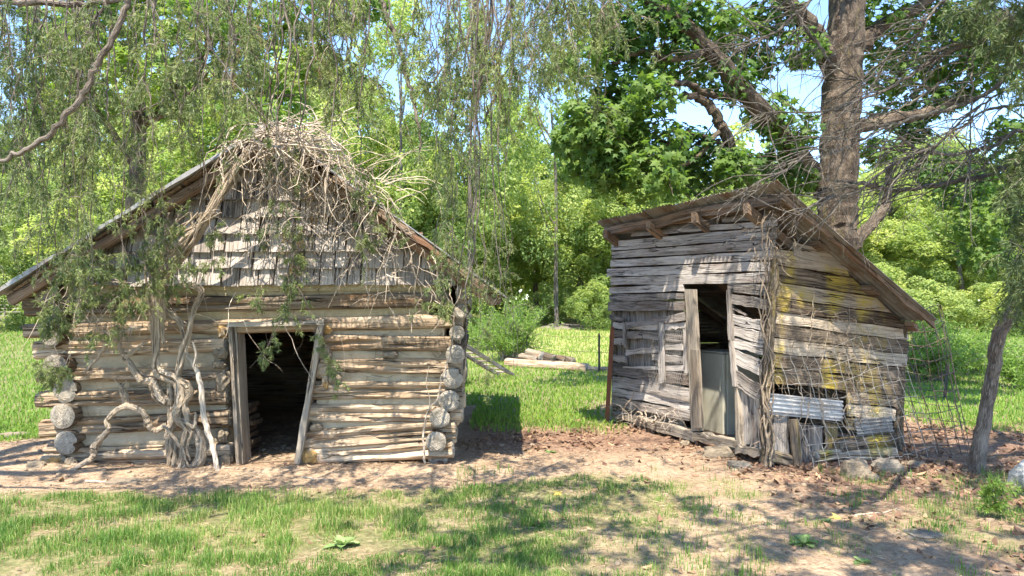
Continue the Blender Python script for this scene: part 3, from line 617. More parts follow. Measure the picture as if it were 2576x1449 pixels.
    # side wall
    zr = lambda b: 2.535-.65*b
    z = 2.13; k = 0
    while z > .5:
        h = U(.125, .165); zt = z; zl = z-h+.013; dp = .117
        bm = 1.8-.27*max(0, 1.35-z); b1 = min(bm+U(-.03, .03), (zr(0)-zt)/(.65-dp)-.02) if k > 0 else .9
        if b1 > .3:
            b0 = .05 if k > 3 else .02
            be = min(bm, max(b1, (zr(0)-zl)/(.65-dp)-.05))
            lo = zl > .60
            if zl < .70: b0 = .98
            part_plank(sw, 'side_board', M['side'], S3(-.005, b0, zt-dp*b0), S3(-.005, b0, zl-dp*b0), S3(-.005, b1, zt-dp*b1), S3(-.005, be, zl-dp*be), NS, nL=8, wob=.005, warp=.01, jag=.015)
        z -= h; k += 1
    A = [SSd(*z7(*q), -.02) for q in ((428, 588), (410, 722), (900, 700), (1035, 882))]
    part_plank(sw, 'side_board', M['frame'], A[0], A[1], A[2], A[3], NS, tint=.75)
    def sb(q, name='lower_board', m=None, a=.0, **k):
        part_plank(sw, name, m or M['board'], SSd(*z8(*q[0]), a), SSd(*z8(*q[1]), a), SSd(*z8(*q[2]), a), SSd(*z8(*q[3]), a), NS, **k)
    sb(((190, 800), (310, 810), (195, 1110), (318, 1130))); sb(((398, 880), (592, 890), (420, 1245), (590, 1240))); sb(((610, 870), (720, 880), (640, 1130), (715, 1120)), m=M['side'], a=.04); sb(((60, 760), (180, 780), (90, 1090), (190, 1100)), a=.02)
    sb(((325, 850), (392, 850), (370, 1300), (440, 1290)), m=M['side'], a=-.1)
    for (p, q, r) in (((150, 1130), (360, 1190), .06), ((540, 1150), (780, 1110), .055), ((720, 1060), (1165, 1000), .07), ((770, 1120), (1170, 1120), .07)):
        part_log(sw, 'sill_log', [M['side'], M['end']], SSd(*z8(*p), -.03), SSd(*z8(*q), -.03), r, r, cracks=3, nR=16, rough=1.3)
    def tinp(P00, P10, P01, waves, m=M['tinbright']):
        mb = MB(); corr(mb, P00, P10-P00, P01-P00, waves, .010, .003, 4, dent=.012); mb.build('tin_patch', m, sw)
    tinp(SSd(*z8(150, 625), -.03), SSd(*z8(762, 690), -.03), SSd(*z8(148, 800), -.04), 5); tinp(SSd(*z8(850, 842), -.03), SSd(*z8(1155, 815), -.03), SSd(*z8(880, 985), -.04), 5, M['tin'])
    # back and far end walls, with light between the boards
    z = .08
    while z < 2.45:  # dark wood on these boards paints in the shed's inner shade, besides grime
        h = U(.14, .18); g = U(.001, .005)
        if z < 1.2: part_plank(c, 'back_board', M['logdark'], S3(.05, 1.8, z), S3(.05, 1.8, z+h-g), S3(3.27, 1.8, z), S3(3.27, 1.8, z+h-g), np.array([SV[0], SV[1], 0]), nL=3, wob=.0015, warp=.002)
        b1 = min(1.78, (2.5-z-h)/.65)
        if b1 > .05: part_plank(c, 'end_board', M['logdark'], S3(3.24, .03, z), S3(3.24, .03, z+h-g), S3(3.24, min(1.78, (2.5-z)/.65), z), S3(3.24, b1, z+h-g), np.array([SU[0], SU[1], 0]), nL=3, wob=.0015, warp=.002)
        z += h
    # roof: rafters stick out under the front edge, purlins, corrugated sheets running front to back
    def roof(a, b, dz=0.): return S3(a, b, 2.555-.65*b+dz)
    for a in (3.05, 1.95, 1.0, .14):
        p, q = roof(a, -.17, -.1), roof(a, 1.72, -.1); e = np.array([SU[0], SU[1], 0])*.045
        part_plank(rf, 'rafter', M['rafter'], p-e, p+e, q-e, q+e, (0, 0, 1), th=.1, nL=3)
    for b in (-.08, .55, 1.2, 1.8):
        p, q = roof(-.12, b, -.02), roof(3.2, b, -.02); e = np.array([SV[0], SV[1], -.65])*.045
        part_plank(rf, 'purlin', M['rafter'], p-e, p+e, q-e, q+e, (0, 0, 1), th=.05, nL=5, wob=.01)
    a = -.36; k = 0
    while a < 3.0:
        w = .64; mb = MB(); corr(mb, roof(a, -.17-U(0, .03), .03+.006*(k % 2)), roof(a, 1.82+U(0, .05))-roof(a, -.17), roof(a+w, 0)-roof(a, 0), 9, .011, .004, 5, dent=.008); mb.build('roof_sheet', M['tinrust'], rf); a += .60; k += 1
    for (u0, u1, d) in ((-.1, .5, .06), (.45, 1.1, .05), (1.05, 1.8, .045)):
        p, q = roof(-.31, u0, -.0), roof(-.31, u1, -.0); part_plank(rf, 'rake_board', M['rafter'], p, p-[0, 0, d], q, q-[0, 0, d*.8], NS, th=.03, nL=4, wob=.01, warp=.01)
    p, q = roof(-.34, -.1, .005), roof(3.3, -.1, .005); part_plank(rf, 'fascia_board', M['rafter'], S3(-.3, -.115, 2.58), S3(-.3, -.115, 2.51), S3(3.2, -.115, 2.58), S3(3.2, -.115, 2.51), NF, th=.03, nL=8, wob=.012, warp=.01)
    # chicken wire over the broken boards
    mb = MB(); o = SF(*z6(400, 180), -.035); e = SF(*z6(725, 210), -.035)-o; h = .036; ex = unit(e); n = int(np.linalg.norm(e)/h)
    pts = []
    for i in range(n):
        for j in range(16):
            x, zz = i*h, -j*h*1.5
            if j > 11 and i < 4: continue
            q = lambda u, v: o+ex*(x+u*h)+np.array([0, 0, zz+v*h])+NF*(.02*vnoise((x+u*h)*9, (zz+v*h)*9, 2))
            s = .5 if j % 2 else 0
            for A, B in (((s, 0), (s+.5, -.35)), ((s+.5, -.35), (s+1, 0)), ((s+.5, -.35), (s+.5, -1.5+0))): pts.append([q(*A), q(*B)])
    tubes(mb, np.array(pts), np.full((len(pts), 2), .0011), 3); mb.build('chicken_wire', M['wirelight'], fw)
shed()
def freezer():
    t = thing('old_freezer', S3(.75, .5, 0), 'tall dirty white metal freezer cabinet standing inside the shed doorway', 'freezer')
    P = lambda dx, dy, b: SF(*z6(dx, dy), b)
    top = P(838, 403, .35)[2]; al = P(833, 403, .35); ar = P(1046, 403, .35)
    al[2] = ar[2] = 0; e = unit(ar-al); w = np.linalg.norm(ar-al); n = np.array([e[1], -e[0], 0])
    def bx(x0, x1, y0, y1, zz0, zz1, name, par=None):
        mb = MB(); q = [al+e*x-n*y+np.array([0, 0, z]) for z in (zz0, zz1) for (x, y) in ((x0, y0), (x1, y0), (x1, y1), (x0, y1))]
        mb.add(q, np.array([[0, 1, 5, 4], [1, 2, 6, 5], [2, 3, 7, 6], [3, 0, 4, 7], [4, 5, 6, 7], [3, 2, 1, 0]])); o = mb.build(name, M['enamel'], par or t)
        bv = o.modifiers.new('b', 'BEVEL'); bv.width = .012; bv.segments = 2; return o
    bx(0, w, .05, .5, .08, top-.015, 'cabinet'); dr = bx(.004, w-.004, 0, .045, .09, top-.02, 'door'); bx(-.004, w+.004, -.005, .5, top-.013, top+.004, 'lid_trim'); bx(w-.05, w-.03, -.02, -.002, top-.45, top-.3, 'handle', dr); bx(.02, w-.02, .06, .48, 0, .078, 'plinth')
freezer()

# ------------------------------------------------------------------ vines on the buildings
def cabin_vine():
    t = thing('dead_vine', W(460, 1172, 7.2), 'thick twisted vine trunk climbing the cabin wall to a tan dead tangle on its roof', 'vine')
    def st(L, r, Y=7.24, m=6, sides=9, conv=z3, lump=.2, wob=.006):
        mb = MB(); k = .3646/F*7.24
        p = pxl(conv, L, Y)
        rr = np.array([q*k*1.5 for q in r])
        if rr.max() < .045: limb(mb, p, rr, 0, sides, m, wob*.6, .1)
        else:                                   # an old stem is a rope of strands
            P = spline(p, m); n = len(P); r_ = np.interp(np.linspace(0, 1, n), np.linspace(0, 1, len(rr)), rr); T = unit(np.gradient(P, axis=0)); A = unit(np.cross(T, [0, 1., 0])); B = np.cross(T, A); ph = U(0, 6); s = np.concatenate([[0], np.cumsum(np.linalg.norm(np.diff(P, axis=0), axis=1))])
            for j in range(5):
                th = ph+j*1.257+s*U(3, 6)+R.normal(0, .15, n); of = r_*U(.42, .62); tubes(mb, P+(np.cos(th)*of)[:, None]*A+(np.sin(th)*of)[:, None]*B, r_*U(.34, .55), 7, 0, U(.2, .8), .14)
        mb.build('stem', M['vinebark'], t)
    st([(1205, 1345), (1190, 1180), (1165, 1105), (1195, 1000), (1200, 870), (1190, 735)], [36, 30, 22, 34, 36, 26])
    st([(1290, 1375), (1375, 1290), (1385, 1180), (1340, 1075), (1235, 985), (1250, 880), (1215, 745), (1105, 700), (1072, 640), (1082, 530), (1095, 400), (1060, 300), (1050, 150), (1080, 20)], [24, 30, 26, 26, 30, 32, 26, 26, 18, 14, 12, 12, 10, 8], 7.2)
    st([(1255, 1370), (1262, 1270), (1262, 1180), (1292, 1010), (1268, 905), (1312, 825), (1292, 765), (1228, 725), (1242, 640), (1270, 520), (1300, 425), (1338, 255), (1392, 135), (1345, 92), (1235, 92), (1145, 195), (1132, 240), (1230, 330), (1262, 430), (1280, 500)], [26, 20, 14, 16, 18, 20, 18, 18, 18, 20, 16, 15, 14, 16, 18, 14, 14, 14, 15, 14], [7.16, 7.24])
    st([(1150, 890), (1100, 850), (1060, 760), (1020, 748), (1000, 765)], [22, 26, 24, 22, 14], 7.22)
    st([(975, 745), (895, 625), (845, 555), (825, 500), (830, 420)], [18, 16, 12, 9, 7], 7.26); st([(862, 585), (960, 510), (1000, 470)], [10, 8, 5], 7.25)
    st([(470, 1372), (560, 1320), (640, 1270), (655, 1190), (742, 1085), (740, 1010), (862, 922), (985, 955), (1030, 1055), (1080, 1085), (1150, 1045)], [8, 12, 13, 18, 12, 12, 14, 14, 14, 14, 12], [7.05, 7.28])
    st([(878, 925), (850, 820), (830, 755)], [18, 16, 8], 7.28); st([(845, 800), (870, 740)], [8, 3], 7.27); st([(840, 790), (790, 730)], [8, 3], 7.27)
    st([(580, 692), (690, 565), (752, 450), (780, 410), (860, 395), (985, 370)], [4, 7, 9, 10, 9, 7], 7.2); st([(780, 408), (700, 400)], [7, 3], 7.2)
    st([(1290, 1030), (1340, 1060), (1350, 960)], [9, 7, 4], 7.15); st([(1130, 1050), (1190, 1120), (1260, 1230), (1300, 1330), (1440, 1385)], [7, 7, 7, 6, 4], 7.12); st([(1330, 1090), (1290, 1200), (1310, 1290)], [6, 6, 4], 7.14)
    for k in range(16):
        x = U(1020, 1130); st([(x+U(-30, 30), U(300, 600)), (x+U(-30, 30), 150), (x+U(-60, 100), -20), (x+U(0, 260), -200), (x+U(100, 420), -420)], U(3, 9)*np.array([1, 1, .9, .8, .5]), [7.2, 7.05], 5, 6)
    # trunk-like bundle going up the gable edge
    for k in range(10):
        o = U(-25, 25, 2); st([(1120+o[0], 60), (1250+o[0], -120+o[1]), (1400+o[1], -330+o[0]), (1560+o[0], -620+o[1]), (1750+o[1], -900)], U(5, 11)*np.array([1, 1, .9, .8, .5]), [7.22, 7.0], 5, 6)
    # roof tangle
    mb = MB(); N = 150
    s0 = np.stack([R.normal(715, 62, N), R.normal(352, 20, N)], -1); Y = U(6.75, 7.35, N)
    P0 = np.stack([(s0[:, 0]-CX)/F*Y, Y, EYE+(HY-s0[:, 1])/F*Y], -1)
    ang = np.where(U(0, 1, N) < .62, U(-.75, .5, N), U(2.4, 3.7, N)); d = unit(np.stack([np.cos(ang), U(-.35, .1, N), np.sin(ang)*.9], -1))
    P = curves(P0, d, U(.25, 1.0, N), 10, 2.0, .36); tubes(mb, P, np.linspace(1, .35, 10)[None]*U(.003, .0095, N)[:, None], 4, tint=U(.3, .95, N))
    # long stems that drape down the right slope and over the gable
    N = 50; x = U(770, 980, N); ry = 325+(x-690)*.742; Y = U(6.85, 7.2, N); P0 = np.stack([(x-CX)/F*Y, Y, EYE+(HY-ry+U(0, 45, N))/F*Y], -1)
    d = unit(np.stack([U(-.8, 1.1, N), U(-.3, .05, N), U(-.5, .5, N)], -1)); P = curves(P0, d, U(.25, .9, N), 9, 1.8, .36)
    tubes(mb, P, np.linspace(1, .3, 9)[None]*U(.003, .008, N)[:, None], 4, tint=U(.3, .95, N))
    # hanging stems in front of the shingles
    N = 48; x = np.concatenate([U(540, 900, 28), U(850, 1090, 20)]); y = np.where(x < 870, U(380, 470, N), 330+(x-690)*.74+20); Y = U(6.95, 7.3, N); P0 = np.stack([(x-CX)/F*Y, Y, EYE+(HY-y)/F*Y], -1)
    d = unit(np.stack([U(-.6, .6, N), U(-.1, .1, N), U(-1, -.3, N)], -1)); P = curves(P0, d, U(.4, 1.15, N), 10, 1.2, .26); tubes(mb, P, np.linspace(1, .3, 10)[None]*U(.003, .007, N)[:, None], 4, tint=U(.35, .95, N))
    q = P[:, 3:9].reshape(-1, 3); d = unit(R.normal(0, 1, q.shape)); P2 = curves(q, d, U(.06, .25, len(q)), 5, .6, .2); tubes(mb, P2, np.linspace(1, .4, 5)[None]*U(.002, .004, len(q))[:, None], 3, tint=U(.35, .9, len(q)))
    # thin shoots standing up out of it, and thin ones over the wall
    N = 60; x = U(650, 1000, N); Y = U(6.8, 7.3, N); y = 330+np.maximum(x-700, 0)*.5; P0 = np.stack([(x-CX)/F*Y, Y, EYE+(HY-y)/F*Y], -1)
    P = curves(P0, unit(np.stack([U(-.4, 1.2, N), U(-.3, .3, N), U(.2, 1.1, N)], -1)), U(.3, .9, N), 8, 1.0, .2); tubes(mb, P, np.linspace(1, .3, 8)[None]*U(.002, .005, N)[:, None], 3, tint=U(.4, 1, N))
    N = 90; x = np.concatenate([U(120, 480, 70), U(480, 1150, 20)]); Y = U(7.2, 7.32, N); y = U(690, 800, N); P0 = np.stack([(x-CX)/F*Y, Y, EYE+(HY-y)/F*Y], -1)
    P = curves(P0, unit(np.stack([U(-.7, .7, N), U(-.1, .05, N), U(-1, 0, N)], -1)), U(.25, .8, N), 9, 1.2, .25); tubes(mb, P, np.linspace(1, .4, 9)[None]*U(.0015, .004, N)[:, None], 3, tint=U(.3, .9, N))
    o = mb.build('stem_tangle', M['vine'], t); tag(o, kind='stuff')
    # thin vine up the right-hand corner
    t2 = thing('thin_vine', W(*z4(1440, 1305), 7.2), 'thin pale vine stem climbing the cabin corner beside the door-side log ends', 'vine')
    mb = MB(); k = .3646/F*7.2
    limb(mb, pxl(z4, [(1440, 1310), (1425, 1150), (1435, 1050), (1465, 940), (1530, 850), (1550, 720), (1600, 590), (1620, 480), (1640, 330), (1615, 150), (1600, 30)], 7.2), 8*k, 4*k, 6, 6, .004, .2); mb.build('stem', M['vine'], t2)
    mb = MB(); limb(mb, pxl(z4, [(1465, 940), (1470, 860), (1445, 760), (1465, 640)], 7.22), 4*k, 2*k, 5, 6); limb(mb, pxl(z4, [(1620, 250), (1670, 170), (1690, 90)], 7.2), 4*k, 2*k, 5, 6); mb.build('side_shoot', M['vine'], t2)
    t3 = thing('leaning_pole', W(*z3(1510, 1390), 7.05), 'bleached bare pole leaning on the log wall beside the vine trunk', 'pole')
    mb = MB(); limb(mb, pxl(z3, [(1510, 1392), (1462, 1180), (1412, 1000), (1380, 740), (1330, 620), (1262, 515)], [7.04, 7.36]), [17*k, 16*k, 19*k, 17*k, 16*k, 9*k], 0, 9, 6, .003, .1, tint=.95); mb.build('shaft', M['vine'], t3)
    mb = MB(); limb(mb, pxl(z3, [(1335, 640), (1352, 560), (1330, 470)], 7.2), 9*k, 6*k, 7, 5, tint=.9); mb.build('fork', M['vine'], t3)
cabin_vine()
def shed_vine():
    t = thing('shed_vine', S3(-.08, -.06, 0), 'dry stringy vine climbing the front corner post of the shed', 'vine')
    for k in range(7):
        mb = MB(); o = U(-.04, .06); top = U(1.5, 2.62)
        zz = np.linspace(0, top, 8); limb(mb, [S3(-.06+U(-.05, .05)+.0*z, -.07+U(-.06, .06), z) for z in zz], U(.006, .012), .004, 6, 5, .006, .2); mb.build('stem', M['oldvine'], t)
    mb = MB(); N = 50; z = U(.3, 2.6, N); P0 = np.stack([S3(U(-.1, .02), U(-.1, .08), q) for q in z]); P = curves(P0, unit(np.stack([U(-.8, .8, N), U(-1, .1, N), U(-.8, .5, N)], -1)), U(.06, .28, N), 7, 1.0, .35)
    tubes(mb, P, np.linspace(1, .3, 7)[None]*U(.002, .006, N)[:, None], 3, tint=U(.2, .8, N))
    N = 90; z = U(2.0, 2.55, N); P0 = np.stack([S3(U(-.3, .15), U(-.16, .12), q) for q in z]); P = curves(P0, unit(R.normal(0, 1, (N, 3))), U(.08, .3, N), 7, 1.2, .4)
    tubes(mb, P, np.linspace(1, .3, 7)[None]*U(.002, .005, N)[:, None], 3, tint=U(.1, .7, N)); tag(mb.build('twigs', M['oldvine'], t), kind='stuff')
    t2 = thing('wall_creeper', S3(-.08, .6, 0), 'yellowish dead creeper spreading over the side wall of the shed', 'creeper')
    for b, top in ((.45, 1.75), (.62, 1.3), (.95, 1.6), (1.15, 1.35), (.3, 1.2)):
        mb = MB(); zz = np.linspace(0, top, 8); limb(mb, [S3(-.04+U(-.02, 0), b+U(-.07, .07), z) for z in zz], U(.004, .009), .003, 6, 5, .008, .2, tint=.8); mb.build('stem', M['oldvine'], t2)
    mb = MB(); N = 240; b = np.clip(np.concatenate([R.normal(.55, .25, N//2), R.normal(1.05, .25, N-N//2)]), .05, 1.75); z = U(.35, 1.6, N)
    P0 = np.stack([S3(-.03-U(0, .06), q, min(w, 2.1-.65*q)) for q, w in zip(b, z)]); d = SV[None]*U(-1, 1, N)[:, None]; P = curves(P0, unit(np.concatenate([d+U(-.1, .1, (N, 2))-SU[None]*U(-.05, .35, N)[:, None], U(-.9, .7, N)[:, None]], -1)), U(.12, .5, N), 7, .6, .3)
    tubes(mb, P, np.linspace(1, .3, 7)[None]*U(.001, .0022, N)[:, None], 3, tint=U(.4, 1, N)); tag(mb.build('twigs', M['oldvine'], t2), kind='stuff')
    # dry suckers at the foot of the front wall
    t3 = thing('dry_brush', SF(*z6(350, 960), -.1), 'dry forked suckers poking out at the foot of the front boards of the shed', 'brush'); mb = MB(); L = [[(310, 1030), (350, 960), (390, 905)], [(385, 990), (395, 930), (360, 900), (320, 935)], [(430, 980), (425, 930), (415, 890)], [(470, 990), (500, 960), (495, 925)], [(240, 960), (235, 880), (300, 800), (330, 730)], [(150, 990), (190, 960), (260, 930)]]
    for l in L: limb(mb, [SF(*z6(x, y), -.09) for x, y in l], U(.009, .018), .005, 6, 5, .003, .15)
    N = 70; P0 = np.stack([SF(*z6(U(140, 700), U(870, 1000)), -.08) for _ in range(N)]); P = curves(P0, unit(R.normal(0, 1, (N, 3))+[0, 0, .3]), U(.1, .4, N), 6, .8, .3); tubes(mb, P, np.linspace(1, .3, 6)[None]*U(.001, .003, N)[:, None], 3, tint=U(.5, 1, N)); mb.build('twigs', M['vine'], t3)
shed_vine()

# ------------------------------------------------------------------ cedars that hang into the picture
def sprays(mb, P0, D, L, dens=1.0, size=1.0, twig_r=.0022, mat_t=1, mat_n=0, tint0=.5, droop=1.2, sub=True):
    """feathery sprays: a curved twig with side twigs carrying needles; P0 (N,3), D (N,3), L (N)"""
    N = len(P0); K = 7; P = curves(P0, unit(D), L, K, droop, .12)
    tubes(mb, P, np.linspace(1.3, .4, K)[None]*np.full((N, 1), twig_r), 3, mat_t, U(.2, .7, N))
    ns = max(3, int(9*dens)); k = R.integers(1, K-1, (N, ns)); f = U(0, 1, (N, ns, 1)); i = np.arange(N)[:, None]
    q = (P[i, k]*(1-f)+P[i, k+1]*f).reshape(-1, 3); ax = unit(P[i, k+1]-P[i, k]).reshape(-1, 3)
    d = unit(ax*.75+R.normal(0, .55, q.shape)+[0, 0, -.25]); l = (U(.25, .6, (N, ns))*L[:, None]*.62).ravel(); l = np.clip(l, .03, .2*size)
    Q = curves(q, d, l, 4, droop*.6, .15); nn = max(4, int(13*dens)); n2 = len(q)
    kk = R.integers(0, 3, (n2, nn)); ff = U(0, 1, (n2, nn, 1)); j = np.arange(n2)[:, None]
    c = (Q[j, kk]*(1-ff)+Q[j, kk+1]*ff).reshape(-1, 3); a2 = unit(Q[j, kk+1]-Q[j, kk]).reshape(-1, 3)
    tn = np.repeat(np.repeat(np.broadcast_to(tint0, (N,))+R.normal(0, .16, N), ns), nn)+R.normal(0, .12, len(c))
    blades(mb, c, unit(a2+R.normal(0, .5, c.shape)), U(.022, .05, len(c))*size, U(.0045, .008, len(c))*size, np.clip(tn, 0, 1), mat_n)
CM = lambda: [M['cedar'], M['cedarbark'], M['cedardry']]
def cedar_left():
    t = thing('cedar_tree', (-5.9, 4.9, 0), 'cedar with drooping branches hanging down over the log cabin', 'tree')
    mb = MB(); limb(mb, [(-5.9, 4.9, -.1), (-5.85, 4.95, 2.5), (-5.7, 5.0, 5), (-5.6, 5.1, 8)], .2, .06, 12, 6, .01, .1); mb.build('trunk', M['cedarbark'], t)
    mb = MB(); tips = []
    def L(conv, pts, r, Y, k=.26043/F*6, pre=None, lift=None):
        p = pxl(conv, pts, Y*.88)
        if pre is not None: p = [np.array(q, float) for q in pre]+p
        P, _ = limb(mb, p, [q*k*.88 for q in r], 0, 8, 6, .006, .12); tips.append(P[int(len(P)*(.3 if pre is not None else 0)):]); return P
    tr = lambda z: (-5.75, 5.0, z)
    L(z1, [(-400, 10), (0, 22), (300, 28), (700, 45), (1000, 20), (1250, -30), (1700, -120)], [40, 32, 30, 28, 26, 22, 12], 5.4, pre=[tr(3.2)])
    L(z1, [(1250, -150), (1232, 0), (1105, 340), (950, 600), (850, 830), (700, 1060), (480, 1290), (250, 1449), (60, 1530), (-200, 1580)], [26, 25, 24, 25, 25, 24, 22, 20, 17, 11], 4.9)
    L(z1, [(2180, -260), (2190, 0), (2262, 400), (2230, 800), (2190, 1100), (2080, 1449)], [34, 30, 22, 16, 12, 8], 6.2); L(z1, [(1470, -200), (1480, 0), (1492, 330), (1480, 600)], [16, 14, 10, 6], 6.0)
    L(z1, [(2150, 120), (2050, 420), (1960, 620), (1880, 830), (1750, 1050), (1710, 1300)], [10, 14, 14, 11, 8, 6], 6.1); L(z1, [(2000, 700), (1800, 740), (1640, 850), (1580, 980), (1400, 1050), (1180, 1090), (1110, 1150)], [8, 9, 10, 9, 8, 6, 4], 6.0)
    L(z1, [(1030, 50), (900, 230), (830, 370), (780, 560), (700, 760), (660, 1000), (660, 1449)], [14, 13, 10, 8, 8, 8, 6], 5.9); L(z1, [(1050, -50), (1060, 200), (1045, 520), (1040, 900), (1035, 1150)], [9, 9, 9, 8, 6], 5.3)
    L(z2, [(1240, -200), (1270, 0), (1340, 200), (1430, 420), (1500, 700), (1560, 900), (1620, 1200), (1640, 1449)], [26, 24, 24, 26, 22, 20, 17, 9], 6.3); L(z2, [(2330, -100), (2280, 70), (2100, 330), (1950, 540), (1800, 750), (1720, 880), (1640, 1200)], [14, 14, 13, 12, 11, 11, 8], 6.4)
    L(z2, [(2545, -150), (2540, 0), (2480, 250), (2400, 600), (2380, 900), (2300, 1100)], [26, 24, 20, 16, 13, 8], 6.4); L(z2, [(440, -100), (420, 20), (290, 250), (130, 570)], [16, 14, 12, 7], 6.2); L(z2, [(1000, -100), (990, 150), (970, 400), (900, 700), (860, 760), (700, 1100)], [15, 14, 12, 10, 9, 5], 6.2)
    L(z2, [(-10, 780), (60, 950), (130, 1130)], [6, 8, 6], 6.4); L(z2, [(870, 760), (870, 1000), (900, 1230)], [7, 6, 4], 6.2); L(z2, [(2290, 30), (2285, 400), (2250, 700), (2290, 1000), (2280, 1300)], [9, 9, 8, 7, 4], 6.3)
    # heavy limbs overhead, out of the picture, that carry all of these
    for e in ([(-4.5, 5.3, 4.6), (-3, 5.7, 4.75), (-1.2, 6.1, 4.8), (.4, 6.4, 4.6)], [(-4.6, 5.9, 4.9), (-3.3, 6.4, 4.8), (-2.0, 6.7, 4.6)], [(-4.8, 4.6, 4.8), (-3.4, 4.9, 5.2), (-1.6, 5.3, 5.3)]):
        P, _ = limb(mb, [tr(4.2)]+e, .075, .02, 8, 6, .01, .1); tips.append(P[4:])
    mb.build('limbs', M['cedarbark'], t, smooth=True)
    mb = MB()
    # hanging strands: x, lower end, count, density, depth
    def strands(x0, x1, e0, e1, n, dens, Y0=4.5, Y1=5.9, top=-60, tint=.54, size=1.0, gap=.9):
        x = U(x0, x1, n); ye = U(e0, e1, n); Y = U(Y0, Y1, n)
        K = 12; s = np.linspace(0, 1, K)[None]; yy = top+(ye[:, None]-top)*s; wob = np.cumsum(R.normal(0, 9, (n, K)), 1)+(R.normal(0, 75, n)[:, None])*s*s+U(-25, 25, n)[:, None]*np.sin(s*U(2, 7, n)[:, None])
        P = np.stack([((x[:, None]+wob)-CX)/F*Y[:, None], Y[:, None]+.12*s*R.normal(0, 1, (n, 1)), EYE+(HY-yy)/F*Y[:, None]], -1)
        tubes(mb, P, np.linspace(1.5, .45, K)[None]*U(.002, .0045, n)[:, None], 4, 1, U(.3, .8, n))
        m = max(2, int(16*dens)); k = R.integers(1, K-1, (n, m)); f = U(0, 1, (n, m, 1)); i = np.arange(n)[:, None]
        keep = (U(0, 1, (n, m)) < gap).ravel(); q = (P[i, k]*(1-f)+P[i, k+1]*f).reshape(-1, 3)[keep]; tt = np.repeat(tint+R.normal(0, .13, n), m)[keep]
        sprays(mb, q, unit(R.normal(0, .75, q.shape)+[0, -.1, -.55]), U(.1, .34, len(q))*size*.85, .9, .88, tint0=tt)
    strands(0, 110, 300, 640, 14, 1.2, 4.4, 5.8, tint=.3); strands(100, 260, 420, 700, 13, .9); strands(180, 440, 560, 780, 8, .9, 6.0, 6.9); strands(240, 640, 240, 460, 17, .9); strands(480, 720, 150, 380, 11, .9)
    strands(640, 900, 120, 300, 9, .8); strands(850, 1120, 180, 420, 11, .6); strands(1080, 1250, 380, 760, 12, .65); strands(1190, 1250, 850, 1000, 5, .8, 6.6, 7.2); strands(1250, 1500, 60, 300, 16, .7); strands(1120, 1330, 200, 480, 9, .5, gap=.7); strands(1420, 1560, 30, 170, 9, .8)
    strands(724, 742, 640, 720, 3, 1.0, 6.75, 6.95, 300); strands(731, 737, 985, 1015, 1, 2.2, 6.8, 6.9, 600, .6, .45); strands(730, 740, 880, 930, 2, 1.0, 6.8, 6.9, 660, .55, .5)
    strands(900, 935, 560, 640, 3, .8, 6.8, 7.0, 420); strands(1090, 1130, 700, 830, 4, .9, 6.8, 7.0, 560); strands(300, 420, 700, 900, 5, .7, 6.7, 7.0, 300, .55); strands(150, 240, 780, 860, 6, 1.0, 6.8, 7.05, 560, .5); strands(40, 110, 640, 720, 4, .9, 6.4, 6.8)
    def bare(x0, x1, e0, e1, n):
        x = U(x0, x1, n); ye = U(e0, e1, n); Y = U(4.6, 6.2, n); K = 12; s = np.linspace(0, 1, K)[None]; yy = -60+(ye[:, None]+60)*s; wob = np.cumsum(R.normal(0, 8, (n, K)), 1)+U(-60, 60, n)[:, None]*s
        P = np.stack([((x[:, None]+wob)-CX)/F*Y[:, None], np.broadcast_to(Y[:, None], (n, K)), EYE+(HY-yy)/F*Y[:, None]], -1); tubes(mb, P, np.linspace(1.3, .5, K)[None]*U(.003, .0075, n)[:, None], 5, 1, U(.3, .9, n))
    bare(90, 700, 250, 720, 18); bare(600, 1250, 150, 480, 14); bare(1150, 1260, 500, 900, 8)
    def puff(x, y, r, n, Y=6.95, tint=.6):
        q = np.stack([R.normal(x, r*.45, n), R.normal(y, r*.35, n)], -1); Yy = Y+R.normal(0, .06, n); P0 = np.stack([(q[:, 0]-CX)/F*Yy, Yy, EYE+(HY-q[:, 1])/F*Yy], -1)
        sprays(mb, P0, unit(R.normal(0, .7, P0.shape)+[0, -.2, -.2]), U(.08, .22, n), 1.0, tint0=tint)
    for q in ((135, 930, 26, 26), (135, 800, 30, 22), (260, 670, 40, 14), (350, 640, 40, 14), (230, 750, 40, 12), (330, 750, 45, 14), (410, 700, 40, 12), (250, 840, 35, 8), (560, 640, 22, 4), (640, 600, 30, 4), (530, 570, 22, 5), (745, 650, 18, 8), (440, 560, 30, 8), (400, 600, 40, 7), (1110, 760, 26, 12), (930, 600, 16, 7), (300, 720, 50, 12), (190, 690, 40, 12), (735, 780, 10, 3), (640, 740, 14, 4), (480, 650, 26, 5)): puff(*q)
    tag(mb.build('foliage', CM(), t), kind='stuff')
    # dry brown sprays caught in the branches
    mb = MB(); x = np.concatenate([R.normal(600, 40, 26), R.normal(800, 30, 14), R.normal(760, 20, 14)]); y = np.concatenate([R.normal(150, 50, 26), R.normal(120, 40, 14), R.normal(560, 60, 14)]); n = len(x); Y = np.concatenate([U(6, 6.5, 40), U(6.9, 7.05, 14)])
    sprays(mb, np.stack([(x-CX)/F*Y, Y, EYE+(HY-y)/F*Y], -1), R.normal(0, .5, (n, 3))-[0, 0, 1], U(.15, .35, n), .8, mat_n=2); tag(mb.build('dry_sprays', CM(), t), kind='stuff')
